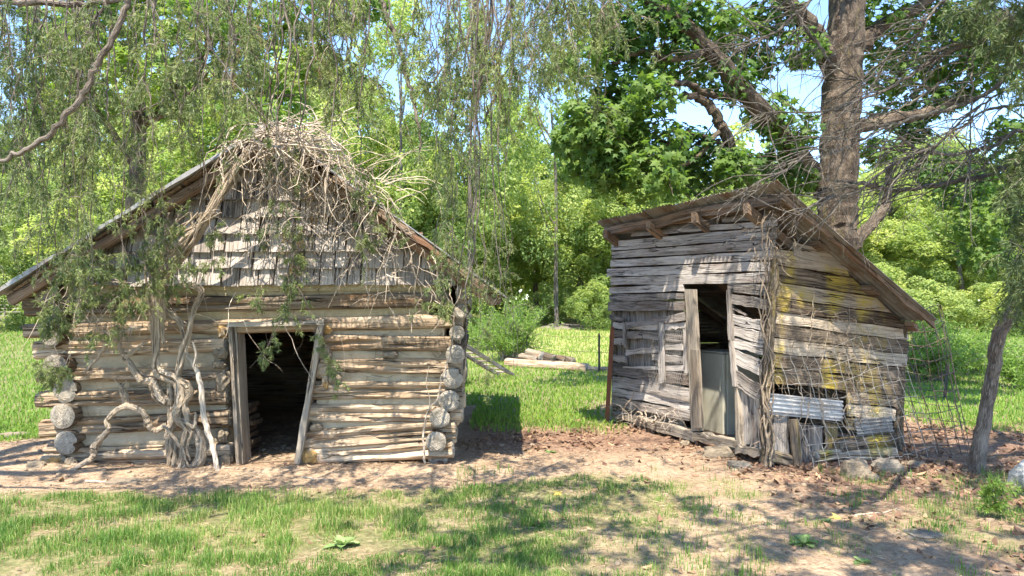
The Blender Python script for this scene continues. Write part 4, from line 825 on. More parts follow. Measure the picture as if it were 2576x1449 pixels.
    # crown above the picture
    mb = MB(); n = 8; P0 = np.stack([U(-6.8, .2, n), U(4.6, 7.6, n), U(4.6, 7.6, n)], -1); sprays(mb, P0, R.normal(0, 1, (n, 3))*[1, 1, .4]-[0, 0, .4], U(.4, .8, n), 1.0, 2.2, .005, tint0=.4); tag(mb.build('crown', CM(), t), kind='stuff')
    n = 60; mb = MB(); P0 = np.stack([R.normal(-5.8, .9, n), R.normal(5.0, 1.0, n), U(3.4, 8.5, n)], -1); sprays(mb, P0, unit(P0-np.array([-5.8, 5, 6]))*[1, 1, .3], U(.4, .8, n), 1.0, 2.2, .005, tint0=.35); tag(mb.build('crown', CM(), t), kind='stuff')
cedar_left()

def cedar_right():
    t = thing('leaning_cedar', (4.32, 7.1, 0), 'leaning cedar by the wire cage with bare dead branches reaching over the shed', 'tree')
    mb = MB(); limb(mb, [W(2450, 1205, 7.1)-[0, 0, .08], W(2462, 1140, 7.1), W(2478, 1040, 7.1), W(2500, 930, 7.08), W(2530, 810, 7.05), (5.2, 6.9, 2.25), (5.5, 6.75, 3.6), (5.4, 6.4, 6.5)], [.08, .068, .06, .06, .062, .066, .065, .04], 0, 12, 6, .004, .07); mb.build('trunk', M['cedarbark'], t)
    mb = MB(); sk = .34724/F*6.2; sub = []
    def L(pts, r, Y, pre=None, conv=z9, live=False):
        p = pxl(conv, pts, Y)
        if pre is not None: p = [np.array(pre, float)]+p
        P, rr = limb(mb, p, [q*sk for q in r], 0, 7, 6, .006, .14); sub.append(P[len(P)//6:] if pre is not None else P); return P
    a = (5.1, 6.8, 3.5); b = (5.0, 6.9, 2.9)
    L([(1932, 150), (1600, 300), (1320, 400), (1000, 620), (760, 720), (480, 810), (130, 810), (0, 850)], [20, 19, 18, 16, 12, 9, 7, 5, 3], [6.3, 5.8], a)
    L([(1932, 500), (1700, 660), (1400, 780), (1180, 840), (950, 920), (700, 1040), (540, 1110)], [20, 18, 16, 13, 11, 9, 7, 4], [6.4, 5.9], b)
    L([(1932, 1200), (1650, 1270), (1300, 1340), (1000, 1380), (850, 1350), (690, 1320)], [24, 20, 18, 17, 16, 17, 14], [6.6, 6.3], (4.9, 6.95, 2.3)); L([(1932, 960), (1700, 1060), (1450, 1110), (1200, 1090), (1110, 1050), (1030, 990)], [20, 16, 14, 13, 13, 12, 10], [6.5, 6.2], (4.95, 6.9, 2.7))
    L([(1200, 1095), (1060, 1150), (900, 1250), (700, 1400), (500, 1430), (300, 1560)], [11, 10, 9, 8, 6, 4], [6.2, 6.0]); L([(1932, 60), (1700, 230), (1500, 300), (1270, 380)], [14, 12, 10, 8], [6.3, 6.1], a); L([(1400, -60), (1270, 90), (1150, 260), (950, 400), (900, 530)], [8, 8, 7, 6, 3], 6.0)
    L([(1572, 350), (1552, 560), (1552, 800), (1540, 1060), (1545, 1200)], [6, 7, 6, 5, 3], 6.1); L([(480, -80), (380, 10), (130, 230), (0, 305), (-150, 380)], [12, 11, 9, 6, 3], 5.9); L([(220, -40), (330, 170), (470, 360), (560, 480), (700, 560), (930, 640)], [17, 15, 12, 8, 6, 3], 6.6)
    L([(1380, 560), (1200, 690), (1000, 800), (800, 860), (560, 1000), (300, 1150), (0, 1380)], [9, 9, 8, 7, 6, 4, 2], [6.2, 5.9]); L([(1932, 760), (1650, 800), (1480, 920), (1300, 1050), (1180, 1200), (1190, 1449)], [12, 10, 8, 7, 5, 3], 6.3); L([(1800, 650), (1600, 780), (1400, 950), (1200, 1150), (1000, 1290)], [9, 8, 7, 6, 4], 6.2)
    P = np.concatenate(sub); n = 430; q = P[R.integers(0, len(P), n)]; d = unit(np.stack([R.normal(-.75, .45, n), R.normal(0, .3, n), R.normal(-.22, .45, n)], -1)); T = curves(q, d, U(.15, .85, n), 8, .5, .16)
    tubes(mb, T, np.linspace(1, .3, 8)[None]*U(.003, .0075, n)[:, None], 4, tint=U(.3, .9, n))
    n2 = 1100; i = R.integers(0, n, n2); k = R.integers(2, 7, n2); q = T[i, k]; d = unit(unit(T[i, k]-T[i, k-1])+R.normal(0, .5, (n2, 3))); T2 = curves(q, d, U(.05, .28, n2), 5, .5, .2); tubes(mb, T2, np.linspace(1, .35, 5)[None]*U(.0013, .003, n2)[:, None], 3, tint=U(.3, .95, n2))
    o = mb.build('dead_branches', M['deadbark'], t); tag(o, kind='stuff')
    # live foliage: dark sprays at the picture's edge and the crown above it
    mb = MB()
    def blob(x, y, rx, ry, n, Y=6.2, s=1.4, tn=.2):
        Yy = Y+R.normal(0, .25, n); X = R.normal(x, rx*.5, n); Z = R.normal(y, ry*.5, n); P0 = np.stack([(X-CX)/F*Yy, Yy, EYE+(HY-Z)/F*Yy], -1); sprays(mb, P0, R.normal(0, .7, (n, 3))-[.3, 0, .4], U(.15, .4, n), 1.0, s, tint0=tn)
    for q in ((2570, 60, 70, 60, 60), (2520, 20, 90, 40, 50), (2600, 400, 36, 120, 60), (2615, 560, 40, 110, 50), (2585, 670, 34, 80, 50), (2590, 180, 40, 60, 20)): blob(*q)
    tag(mb.build('foliage', CM(), t), kind='stuff')
    def canopy(n, x, y, z, s=2.4):
        mb = MB(); P0 = np.stack([U(*x, n), U(*y, n), U(*z, n)], -1); sprays(mb, P0, R.normal(0, 1, (n, 3))*[1, 1, .35]-[0, 0, .3], U(.4, .9, n), 1.0, s, .005, tint0=.35); tag(mb.build('crown', CM(), t), kind='stuff')
    canopy(150, (2.2, 6.6), (4.2, 7.0), (5.0, 6.8)); canopy(260, (1.6, 6.0), (1.2, 4.2), (4.4, 6.0)); canopy(14, (.4, 2.6), (5.0, 7.0), (4.9, 6.3)); canopy(120, (-1.2, 2.2), (1.5, 3.8), (4.6, 5.6), 3.2)
    mb = MB()
    for e in ([(4.4, 5.6, 5.0), (3.2, 4.6, 5.4), (2.2, 3.4, 5.3), (.6, 2.6, 5.1)], [(4.2, 6.2, 5.4), (3.0, 5.8, 5.9), (1.9, 5.2, 6.0)], [(5.0, 5.2, 4.8), (4.6, 3.6, 5.0), (4.0, 2.0, 5.2)], [(5.5, 7.4, 5.2), (4.6, 7.8, 6.0), (3.0, 7.4, 6.2)]): limb(mb, [(5.17, 6.6, 4.3)]+e, .06, .015, 8, 6, .01, .1)
    mb.build('limbs', M['cedarbark'], t)
cedar_right()

# ------------------------------------------------------------------ maple behind the shed
def clump_leaves(mb, c, r, n, size, tint, shape='star', flat=.75, m=0):
    d = unit(R.normal(0, 1, (n, 3))); rad = U(.25, 1, n)**.55; P = np.asarray(c)+d*rad[:, None]*r*np.array([1, 1, flat])
    nn = unit(d*.5+R.normal(0, .55, (n, 3))+[0, -.15, .75]); leaves(mb, P, nn, U(.75, 1.25, n)*size, np.clip(tint+R.normal(0, .17, n), 0, 1), shape, m)
    return P
def maple():
    t = thing('maple_tree', (4.52, 10.5, 0), 'big rough barked maple rising behind the shed with dark green star shaped leaves', 'tree')
    Y = 10.5; k = F/Y; mb = MB()
    def pt(x, y, dY=0): return W(x, y, Y+dY)
    limb(mb, [np.array([4.52, 10.5, -.15]), pt(2118, 1000), pt(2112, 800), pt(2106, 620), pt(2108, 500), pt(2112, 350), pt(2120, 200), pt(2128, 60), pt(2130, -150), pt(2120, -500), pt(2100, -900)], [.38, .31, .285, .265, .255, .25, .255, .24, .22, .16, .07], 0, 20, 8, .008, .07); mb.build('trunk', M['maplebark'], t)
    LB = [([(2100, 520), (2040, 430), (1970, 340), (1880, 240), (1790, 130), (1700, 50), (1600, -20)], [0, 0, -.4, -.9, -1.2, -1.4, -1.6], [.19, .19, .175, .16, .14, .12, .08]),
          ([(2090, 760), (1990, 610), (1905, 480), (1850, 390), (1815, 320), (1780, 260), (1720, 235)], [0, -.1, -.5, -.8, -1, -1.1, -1.3], [.13, .13, .12, .11, .1, .08, .05]),
          ([(2115, 220), (2075, 130), (2030, 60), (1985, 10), (1930, -80)], [0, -.2, -.4, -.6, -.8], [.2, .19, .17, .15, .1]), ([(2130, 150), (2180, 100), (2240, 50), (2310, 15), (2420, -60)], [0, .2, .4, .6, .8], [.16, .14, .12, .11, .07]),
          ([(2130, 640), (2165, 590), (2215, 540), (2235, 480), (2240, 420), (2290, 330)], [0, .3, .5, .7, .8, 1], [.13, .12, .1, .08, .06, .03]), ([(2120, 330), (2200, 310), (2290, 290), (2370, 270), (2450, 220)], [0, .3, .6, .9, 1.1], [.14, .13, .11, .09, .05]),
          ([(1850, 400), (1780, 350), (1700, 330), (1640, 350)], [-.8, -1, -1.2, -1.3], [.05, .04, .03, .02]), ([(1815, 320), (1760, 390), (1690, 430), (1610, 450)], [-1, -1.1, -1.2, -1.3], [.05, .04, .03, .015]), ([(1880, 240), (1790, 240), (1720, 210), (1650, 220), (1590, 270)], [-.9, -1.1, -1.3, -1.5, -1.6], [.08, .06, .05, .04, .02]), ([(1790, 130), (1700, 150), (1620, 130), (1540, 160)], [-1.2, -1.4, -1.6, -1.7], [.06, .05, .04, .02])]
    for L, dY, r in LB: mb = MB(); limb(mb, [pt(x, y, d) for (x, y), d in zip(L, dY)], [q*.74 for q in r], 0, 10, 7, .01, .09); mb.build('limb', M['maplebark'], t)
    mb = MB(); br = MB()
    CL = [(1500, 330, .5), (1540, 270, .4), (1580, 210, .5), (1590, 60, .6), (1660, 110, .6), (1720, 170, .5), (1530, 80, .5), (1480, 150, .4), (1690, 30, .5), (1640, 240, .35), (1490, 400, .45), (1560, 390, .5), (1640, 370, .5), (1700, 440, .5), (1640, 440, .45), (1560, 330, .45), (1780, 420, .45), (1730, 370, .4), (1820, 200, .45), (1780, 60, .5), (1860, 80, .45), (1850, 420, .35), (1930, 280, .4), (1900, 160, .35), (1990, 330, .4), (1960, 410, .35), (2010, 450, .3), (2020, 120, .35), (1950, 40, .4), (1470, 290, .3),
          (1530, 440, .3), (1440, 350, .3), (2200, 30, .5), (2260, 110, .5), (2330, 60, .55), (2420, 40, .5), (2230, 190, .45), (2310, 180, .5), (2390, 150, .5), (2470, 110, .5), (2330, 260, .4), (2250, 290, .35), (2400, 240, .35), (2510, 170, .45), (2210, 380, .3), (2350, 420, .45), (2420, 470, .5), (2500, 430, .5), (2450, 560, .45), (2530, 540, .45), (2540, 330, .35), (2480, 640, .4), (2300, 330, .25)]
    for x, y, r in CL:
        dY = (-1.5 if x < 1700 else -.6) if x < 2050 else .9
        c = pt(x, y, dY+U(-.5, .5)); P = clump_leaves(mb, c, r*1.0, int(560*r), .125, U(.35, .9))
        P0 = c+R.normal(0, r*.35, (5, 3)); T = curves(np.broadcast_to(c+[.2, 0, .05], (5, 3)).copy(), unit(P0-c), np.full(5, r*1.2), 6, .3, .2); tubes(br, T, np.linspace(1, .3, 6)[None]*np.full((5, 1), .012), 4)
    for k in range(70):            # crown above the picture
        a = U(0, 6.28); rr = U(0, 1)**.5*4.2; c = np.array([4.3+rr*math.cos(a), 11.6+rr*math.sin(a)*.6, U(6.5, 10.5)]); clump_leaves(mb, c, U(.5, .8), 150, .19, U(.3, .7))
    tag(mb.build('crown', M['maple'], t), kind='stuff'); tag(br.build('branches', M['maplebark'], t), kind='stuff')
maple()

def gum():
    t = thing('sweetgum_tree', (Xat(330, 14.5), 14.5, 0), 'yellow green star leaved tree rising behind the cabin under the hanging cedar strands', 'tree'); Y = 14.5
    mb = MB(); limb(mb, [W(330, 960, Y)-[0, 0, .2], W(335, 600, Y), W(350, 350, Y), W(340, 100, Y), W(360, -250, Y)], .2, .07, 10, 6, .01, .08); mb.build('trunk', M['maplebark'], t)
    for L in ([(340, 420), (260, 300), (180, 180), (120, 60)], [(348, 330), (450, 220), (520, 110), (560, 0)], [(345, 200), (260, 90), (220, -20)], [(345, 300), (500, 280), (650, 250), (740, 240)]): mb = MB(); limb(mb, [W(x, y, Y+d) for (x, y), d in zip(L, (0, -.4, -.8, -1.1))], .08, .025, 8, 6, .012, .1); mb.build('limb', M['maplebark'], t)
    mb = MB()
    for x, y, r in [(130, 40, .6), (190, 110, .6), (150, 190, .5), (240, 40, .6), (270, 150, .55), (330, 60, .7), (350, 180, .6), (420, 30, .7), (430, 130, .6), (500, 60, .7), (520, 180, .6), (590, 20, .7), (600, 120, .6), (610, 230, .6), (680, 60, .6), (700, 180, .65), (720, 270, .5), (660, 300, .5), (780, 40, .6), (790, 150, .5), (860, 30, .5), (250, 260, .45), (420, 250, .5), (120, 110, .4), (560, 290, .5), (110, 250, .4), (930, 20, .4)]:
        clump_leaves(mb, W(x, y, Y-.6+U(-.9, .6)), r, int(230*r), .2, U(.35, .85))
    for k in range(26): a = U(0, 6.28); rr = U(0, 3.4); clump_leaves(mb, np.array([Xat(400, Y)+rr*math.cos(a), Y+rr*math.sin(a)*.6, U(7.6, 10.5)]), U(.6, .9), 110, .22, U(.3, .8))
    tag(mb.build('crown', M['gum'], t), kind='stuff')
gum()

# ------------------------------------------------------------------ background trees
def crown_mesh(name, rx, rz, nc, nl, size, flat=1.0, seed=0, m='far', up=1.0):
    mb = MB(); d = unit(R.normal(0, 1, (nc, 3))); rad = U(.45, 1, nc)**.5
    C = d*rad[:, None]*np.array([rx, rx, rz]); r = U(.13, .25, nc)*rx
    C[:, :2] *= (1-.35*np.clip(C[:, 2:3]/rz, -1, 1)*up)
    n = int(nl/nc)
    for c, q in zip(C, r):
        tn = np.clip(U(.2, .75)+.1*c[2]/rz, 0, 1); e = unit(R.normal(0, 1, (n, 3))); P = c+e*(U(.5, 1, n)**.5)[:, None]*q*np.array([1, 1, flat])
        leaves(mb, P, unit(e*.8+R.normal(0, .5, (n, 3))+[0, -.25, .5]), U(.7, 1.35, n)*size, np.clip(tn+R.normal(0, .16, n), 0, 1), 'quad')
    return mb.mesh(name, M[m])
CR = [crown_mesh('crown', 3.6, 5.0, 150, 40000, .15), crown_mesh('crown', 3.2, 4.2, 130, 36000, .14), crown_mesh('crown', 4.2, 4.6, 170, 46000, .155), crown_mesh('crown', 2.6, 5.4, 120, 30000, .14), crown_mesh('crown', 3.4, 5.2, 60, 9000, .17)]
def trunk_mesh(h, r, seed):
    mb = MB(); limb(mb, [(0, 0, -.3), (U(-.2, .2), 0, h*.3), (U(-.4, .4), U(-.3, .3), h*.65), (U(-.5, .5), 0, h)], r, r*.35, 8, 5, .02, .08)
    for k in range(5):
        z = U(.35, .85)*h; a = U(0, 6.3); limb(mb, [(0, 0, z), (math.cos(a)*1.2, math.sin(a)*1.2, z+1.0), (math.cos(a)*2.2, math.sin(a)*2.2, z+2.6)], r*.4, r*.1, 5, 4, .02)
    return mb.mesh('trunk', M['farbark'])
TR = [trunk_mesh(9, .2, 0), trunk_mesh(10, .16, 1)]
def bgtree(dx, ytop, Y, w, k, label, base=None, group='trees of the wood behind the yard'):
    X = Xat(dx, Y); z0 = float(gz(X, Y)); zt = Zat(ytop, Y); H = zt-z0
    zb = z0+(H*.16 if base is None else base); t = thing('broadleaf_tree', (X, Y, z0), label, 'tree', group)
    o = bpy.data.objects.new('crown', CR[k]); S.collection.objects.link(o); o.parent = t
    hz = (5.0, 4.2, 4.6, 5.4, 5.2)[k]*1.12; rx = (3.6, 3.2, 4.2, 2.6, 3.4)[k]
    o.location = (0, 0, (zb+zt)/2-z0); o.scale = (w/rx, w/rx, (zt-zb)/2/hz); o.rotation_euler = (0, 0, U(0, 6.28))
    o2 = bpy.data.objects.new('trunk', TR[k % 2]); S.collection.objects.link(o2); o2.parent = t; o2.scale = (.6 if k == 4 else 1, .6 if k == 4 else 1, H*.8/9.5); o2.rotation_euler = (0, 0, U(0, 6.28))
for a in ((-60, 250, 42, 3.6, 0, 'tree at the picture edge beyond the lawn left of the cabin'), (60, 420, 36, 3.0, 2, 'shorter tree over the wire fence beside the cabin eave'), (150, 240, 46, 3.6, 1, 'leafy tree above the lower end of the cabin roof'), (290, 170, 44, 4.2, 2, 'tall tree behind the left slope of the cabin roof'),
          (300, 430, 30, 3.0, 1, 'dark low tree close behind the left slope of the cabin roof'), (460, 120, 46, 4.4, 0, 'tall tree behind the upper left slope of the cabin'), (600, 180, 40, 3.8, 3, 'slender tree just beside the cabin ridge'), (760, 90, 48, 4.6, 2, 'tall tree straight behind the cabin ridge'),
          (900, 170, 44, 4.0, 1, 'bushy tree above the right slope of the cabin roof'), (1020, 260, 40, 3.6, 0, 'tree above the middle of the right cabin slope'), (1130, 350, 38, 3.4, 2, 'full round tree above the cabin eave by the gap'), (1240, 420, 42, 3.6, 1, 'bright tree behind the feathery bush'),
          (1350, 340, 46, 4.0, 0, 'tree standing over the gravel mound'), (1460, 390, 40, 3.4, 2, 'wide bright tree in the gap between the buildings'), (1570, 440, 38, 3.2, 1, 'tree just behind the far front corner of the shed'), (1690, 400, 44, 4.0, 3, 'slender tree behind the low end of the shed roof edge'),
          (1800, 430, 40, 3.4, 0, 'round tree behind the middle of the shed roof edge'), (1930, 380, 46, 4.2, 2, 'tree behind the shed roof peak beside the maple'), (2080, 430, 44, 3.6, 1, 'tree hidden behind the maple trunk'), (2230, 400, 46, 3.8, 0, 'tree right of the maple trunk'),
          (2330, 300, 50, 4.4, 2, 'tall pale tree beyond the dead branches'), (2420, 470, 40, 3.4, 1, 'tree over the low end of the shed roof'), (2520, 420, 44, 3.8, 0, 'tree behind the leaning cedar trunk'), (2620, 330, 42, 3.8, 2, 'tree at the picture edge beyond the leaning cedar'), (1180, -20, 34, 3.0, 4, 'tall airy tree rising right of the cabin roof into the open sky'), (1010, -60, 36, 3.4, 4, 'tall airy tree above the right cabin slope under the cedar strands'), (1400, 90, 36, 2.6, 4, 'tall airy tree left of the maple leaves'), (1290, 150, 60, 3.0, 3, 'thin tall tree rising into the sky gap between the buildings'), (1560, 200, 62, 2.6, 3, 'thin far tree showing under the maple leaves')):
    bgtree(*a)
SHM = [crown_mesh('crown', 1.0, 1.0, 90, 15000, .055), crown_mesh('crown', 1.0, 1.0, 70, 13000, .06)]
SHR = [('low shrub below the wood between the buildings', 1180, 700, 36, 1.9), ('shrub in front of the trees beside the gravel mound', 1385, 705, 38, 2.0), ('shrub under the trees by the shed corner', 1500, 690, 35, 1.9), ('shrub below the wood behind the shed', 1640, 700, 36, 2.2), ('dark shrub at the lawn edge below the cabin eave', 30, 640, 34, 2.4), ('shrub behind the cabin wall left end', 180, 660, 33, 2.4), ('shrub under the low end of the shed roof', 2330, 690, 32, 2.4), ('shrub at the lawn edge behind the leaning cedar', 2490, 700, 33, 2.5), ('shrub beside the maple trunk foot', 2200, 650, 34, 2.6), ('bushy shrub beyond the right lawn', 2640, 640, 30, 2.6)]
for lb, dx, yt, Y, w in SHR:
    X = Xat(dx, Y); z0 = float(gz(X, Y)); zt = Zat(yt, Y); t = thing('undergrowth_shrub', (X, Y, z0), lb, 'shrub', 'shrubs at the foot of the wood')
    o = bpy.data.objects.new('crown', SHM[int(U(0, 2))]); S.collection.objects.link(o); o.parent = t; hs = (zt-z0)*.5; o.location = (0, 0, hs*.9); o.scale = (max(w*.8, hs)/1.1,)*2+(hs/1.1,); o.rotation_euler = (0, 0, U(0, 6.28))
def woods():
    mb = MB()
    for k in range(150):
        Y = U(54, 85); dx = U(-500, 3100); X = Xat(dx, Y); z0 = float(gz(X, Y)); top = U(9, 15) if not 1180 < dx < 1400 else U(7, 10)
        for j in range(7):
            c = np.array([X+R.normal(0, 1.6), Y+R.normal(0, 1.5), z0+top*(.12+.82*j/6)]); n = 150; e = unit(R.normal(0, 1, (n, 3))); q = U(1.4, 2.4)*(1-.3*j/6)
            leaves(mb, c+e*(U(.5, 1, n)**.5)[:, None]*q, unit(e*.8+R.normal(0, .5, (n, 3))+[0, -.25, .5]), U(.3, .6, n), np.clip(U(.2, .7)+R.normal(0, .15, n), 0, 1), 'quad')
    for k in range(420):
        Y = U(50, 58); X = Xat(U(-300, 2900), Y); q = U(1.2, 2.2); c = np.array([X, Y, float(gz(X, Y))+U(.3, 4.5)]); n = 70; e = unit(R.normal(0, 1, (n, 3))); leaves(mb, c+e*(U(.4, 1, n)**.5)[:, None]*q, unit(e*.8+R.normal(0, .5, (n, 3))+[0, -.25, .5]), U(.35, .65, n), np.clip(U(.15, .6)+R.normal(0, .15, n), 0, 1), 'quad')
    tag(mb.build('woods', M['far']), 'dense green wood closing off the view behind the yard', 'woods', None, 'stuff')
woods()

# ------------------------------------------------------------------ bushes, weeds
def feathery(name, X, Y, h, w, label, cat, n=90, m='willow', nl=90, group=None):
    z = float(gz(X, Y)); t = thing(name, (X, Y, z), label, cat, group); mb = MB(); lf = MB()
    P0 = np.stack([X+R.normal(0, w*.18, n), Y+R.normal(0, w*.18, n), np.full(n, z)], -1); d = unit(np.stack([R.normal(0, .42*w/h, n), R.normal(0, .42*w/h, n), np.ones(n)], -1)); P = curves(P0, d, U(.45, 1.1, n)*h, 9, .9, .1)
    tubes(mb, P, np.linspace(1, .25, 9)[None]*U(.006, .012, n)[:, None], 4); mb.build('stems', M['twig'], t)
    k = R.integers(2, 8, (n, nl)); f = U(0, 1, (n, nl, 1)); i = np.arange(n)[:, None]; c = (P[i, k]*(1-f)+P[i, k+1]*f).reshape(-1, 3)+R.normal(0, .05, (n*nl, 3))*w
    blades(lf, c, unit(R.normal(0, .7, c.shape)+[0, 0, .25]), U(.06, .13, len(c)), U(.016, .03, len(c)), np.clip(np.repeat(U(.2, .8, n), nl)+R.normal(0, .15, len(c)), 0, 1)); tag(lf.build('leaves', M[m], t), kind='stuff')
feathery('willow_bush', Xat(1285, 20.5), 20.5, 1.75, 1.0, 'feathery bright green bush beyond the cabin corner', 'bush', 110)
for x, Y, h, w, lb in ((2330, 15.5, 1.25, 1.0, 'tall bright weeds right beside the shed wall'), (2400, 16.5, 1.3, 1.1, 'tall bright weeds behind the wire cage'), (2455, 17, 1.1, 1.0, 'tall bright weeds just left of the leaning cedar'), (2590, 14, .9, .8, 'green weeds right of the leaning cedar'), (1215, 24, 1.2, 1.0, 'green weeds behind the cabin corner')):
    feathery('tall_weeds', Xat(x, Y), Y, h, w, lb, 'weeds', 80, group='patches of tall weeds')
def rosette(dx, dy, r, label):
    Y = 3054/(dy-760); X = Xat(dx, Y); z = float(gz(X, Y)); t = thing('broadleaf_weed', (X, Y, z), label, 'weed', 'flat rosette weeds')
    for k in range(13):
        a = k*2.4; L = r*U(.6, 1.1); e = U(.25, .9); d = np.array([math.cos(a)*math.cos(e), math.sin(a)*math.cos(e), math.sin(e)]); s = np.cross(d, [0, 0, 1]); s = unit(s); mb = MB(); V = []
        for i, (u, w) in enumerate(((0, .02), (.3, .18), (.6, .24), (.85, .16), (1, .01))):
            c = np.array([X, Y, z+.01])+d*L*u-np.array([0, 0, L*.35*u*u]); V += [c-s*L*w, c+np.array([0, 0, -.01*u]), c+s*L*w]
        q = [[i*3+j, i*3+j+1, i*3+j+4, i*3+j+3] for i in range(4) for j in range(2)]; mb.add(V, np.array(q), 0, None, U(.4, .9)); mb.build('leaf', M['weed'], t)
rosette(2025, 1368, .12, 'pale green rosette weed on the bare dirt'); rosette(862, 1376, .13, 'pale green rosette weed among the front grass'); rosette(2170, 1420, .07, 'small weed at the very front of the bare dirt'); rosette(2080, 1312, .06, 'tiny weed sprouting in the shaded dirt'); rosette(1385, 1140, .07, 'lone small green weed in the dirt beside the cabin shadow')
def sapling():
    Y = 5.6; X = Xat(2492, Y); z = float(gz(X, Y)); t = thing('cedar_seedling', (X, Y, z), 'little green cedar seedling at the foot of the leaning trunk', 'seedling'); mb = MB()
    P0 = np.stack([np.full(14, X)+U(-.02, .02, 14), np.full(14, Y), z+U(.02, .16, 14)], -1); sprays(mb, P0, np.stack([R.normal(0, .6, 14), R.normal(0, .4, 14), np.ones(14)], -1), U(.08, .2, 14), 1.2, 1.0, tint0=.7, droop=.3); mb.build('foliage', [M['willow'], M['cedarbark']], t)
sapling()

# ------------------------------------------------------------------ fences, posts, wire
def tpost(dx, dyb, dyt, label, m='darkpost', Y=None, lean=0, r=.018, name='fence_post', group='steel fence posts'):
    Y = Y or 3054/(dyb-760); X = Xat(dx, Y); z = float(gz(X, Y)); zt = Zat(dyt, Y); t = thing(name, (X, Y, z), label, 'post', group); mb = MB()
    q = lambda s: np.array([X+lean*s, Y, z-.1+(zt-z+.1)*s]); limb(mb, [q(0), q(.5), q(1)], r, r, 6, 3, 0, .05); mb.build('shaft', M[m], t)
    mb = MB(); a, b = q(.05), q(.97); plank(mb, a+[-r*1.3, -r, 0], a+[r*1.3, -r, 0], b+[-r*1.3, -r, 0], b+[r*1.3, -r, 0], (0, -1, 0), th=.008, nL=3, wob=.0, warp=0, jag=0); mb.build('flange', M[m], t); return np.array([X, Y, z]), zt
pa = tpost(1322, 911, 824, 'dark steel post beside the feathery bush and firewood', lean=.06); pb = tpost(1507, 938, 838, 'dark steel post standing just left of the shed corner'); tpost(2374, 1008, 915, 'dark steel post inside the wire cage view', lean=.05)
tpost(1525, 1062, 822, 'rusty iron post against the far front corner of the shed', 'rust', lean=.08, r=.022)
mb = MB()
for z in (.45, .8): limb(mb, [pa[0]+[.02, 0, z], (pa[0]+pb[0])/2+[0, 0, z-.05], pb[0]+[0, 0, z], pb[0]+[1.2, -1.5, z]], .004, .004, 4, 5)
tag(mb.build('fence_wire', M['wire'], base=pa[0]), 'two thin wires strung between the dark steel posts', 'wire')
def back_fence():
    Y = 40.; t = thing('wire_fence', (Xat(-60, Y), Y, gz(Xat(-60, Y), Y)), 'woven wire field fence at the far edge of the lawn left of the cabin', 'fence')
    for dx in (-60, 12, 84, 156):
        X = Xat(dx, Y); z = float(gz(X, Y)); mb = MB(); limb(mb, [(X, Y, z-.1), (X, Y, z+1.35)], .05, .045, 7, 3); mb.build('post', M['twig'], t)
    mb = MB()
    for z in np.linspace(.1, 1.2, 7): limb(mb, [(Xat(-60, Y), Y, float(gz(Xat(-60, Y), Y))+z), (Xat(156, Y), Y, float(gz(Xat(156, Y), Y))+z)], .012, .012, 4, 8)
    for dx in np.arange(-60, 156, 14): X = Xat(dx, Y); z = float(gz(X, Y)); limb(mb, [(X, Y, z+.1), (X, Y, z+1.2)], .008, .008, 4, 2)
    mb.build('wire_mesh', M['wirelight'], t)
back_fence()
def cage():
    base = W(2330, 1140, 7.9); t = thing('wire_cage', (base[0], base[1], 0), 'rusty woven wire cage leaning at the back corner of the shed', 'wire cage'); mb = MB(); Rr = .5; H = 1.5
    def q(a, h): return np.array([base[0]+.12+Rr*math.cos(a)-.30*h/H+.06*h*math.cos(2*a), base[1]+.35+Rr*.8*math.sin(a)+.1*h, .0+h*(1-.05*math.sin(3*a))])
    A = np.linspace(0, 2*np.pi, 25)
    for a in A[:-1]: limb(mb, [q(a+.05*math.sin(h*3), h) for h in np.linspace(0, H, 7)], .0042, .0042, 4, 3, .004, 0)
    mb.build('upright_wires', M['wire'], t); mb = MB()
    for h in np.linspace(.12, H, 9): limb(mb, [q(a, h) for a in A], .0042, .0042, 4, 2, .003, 0)
    mb.build('hoop_wires', M['wire'], t)
    t = thing('woven_wire', S3(-.35, .9, 0), 'sheet of woven field wire leaning on the side wall of the shed', 'wire panel'); mb = MB()
    def s(u, v): return S3(-.06-.26*(1-v)-.05*math.sin(u*5), .12+1.62*u-.35*(v-.2)*(.6+.3*u)+.1, .02+v*(1.05+.22*u)+.03*math.sin(u*7+v*3))
    for u in np.linspace(0, 1, 13): limb(mb, [s(u+.01*math.sin(v*9), v) for v in np.linspace(0, 1, 8)], .0026, .0026, 4, 3, .004, 0)
    mb.build('upright_wires', M['wirelight'], t); mb = MB()
    for v in np.linspace(.06, 1, 8): limb(mb, [s(u, v) for u in np.linspace(0, 1, 12)], .0022, .0022, 4, 3, .003, 0)
    mb.build('cross_wires', M['wirelight'], t)
cage()

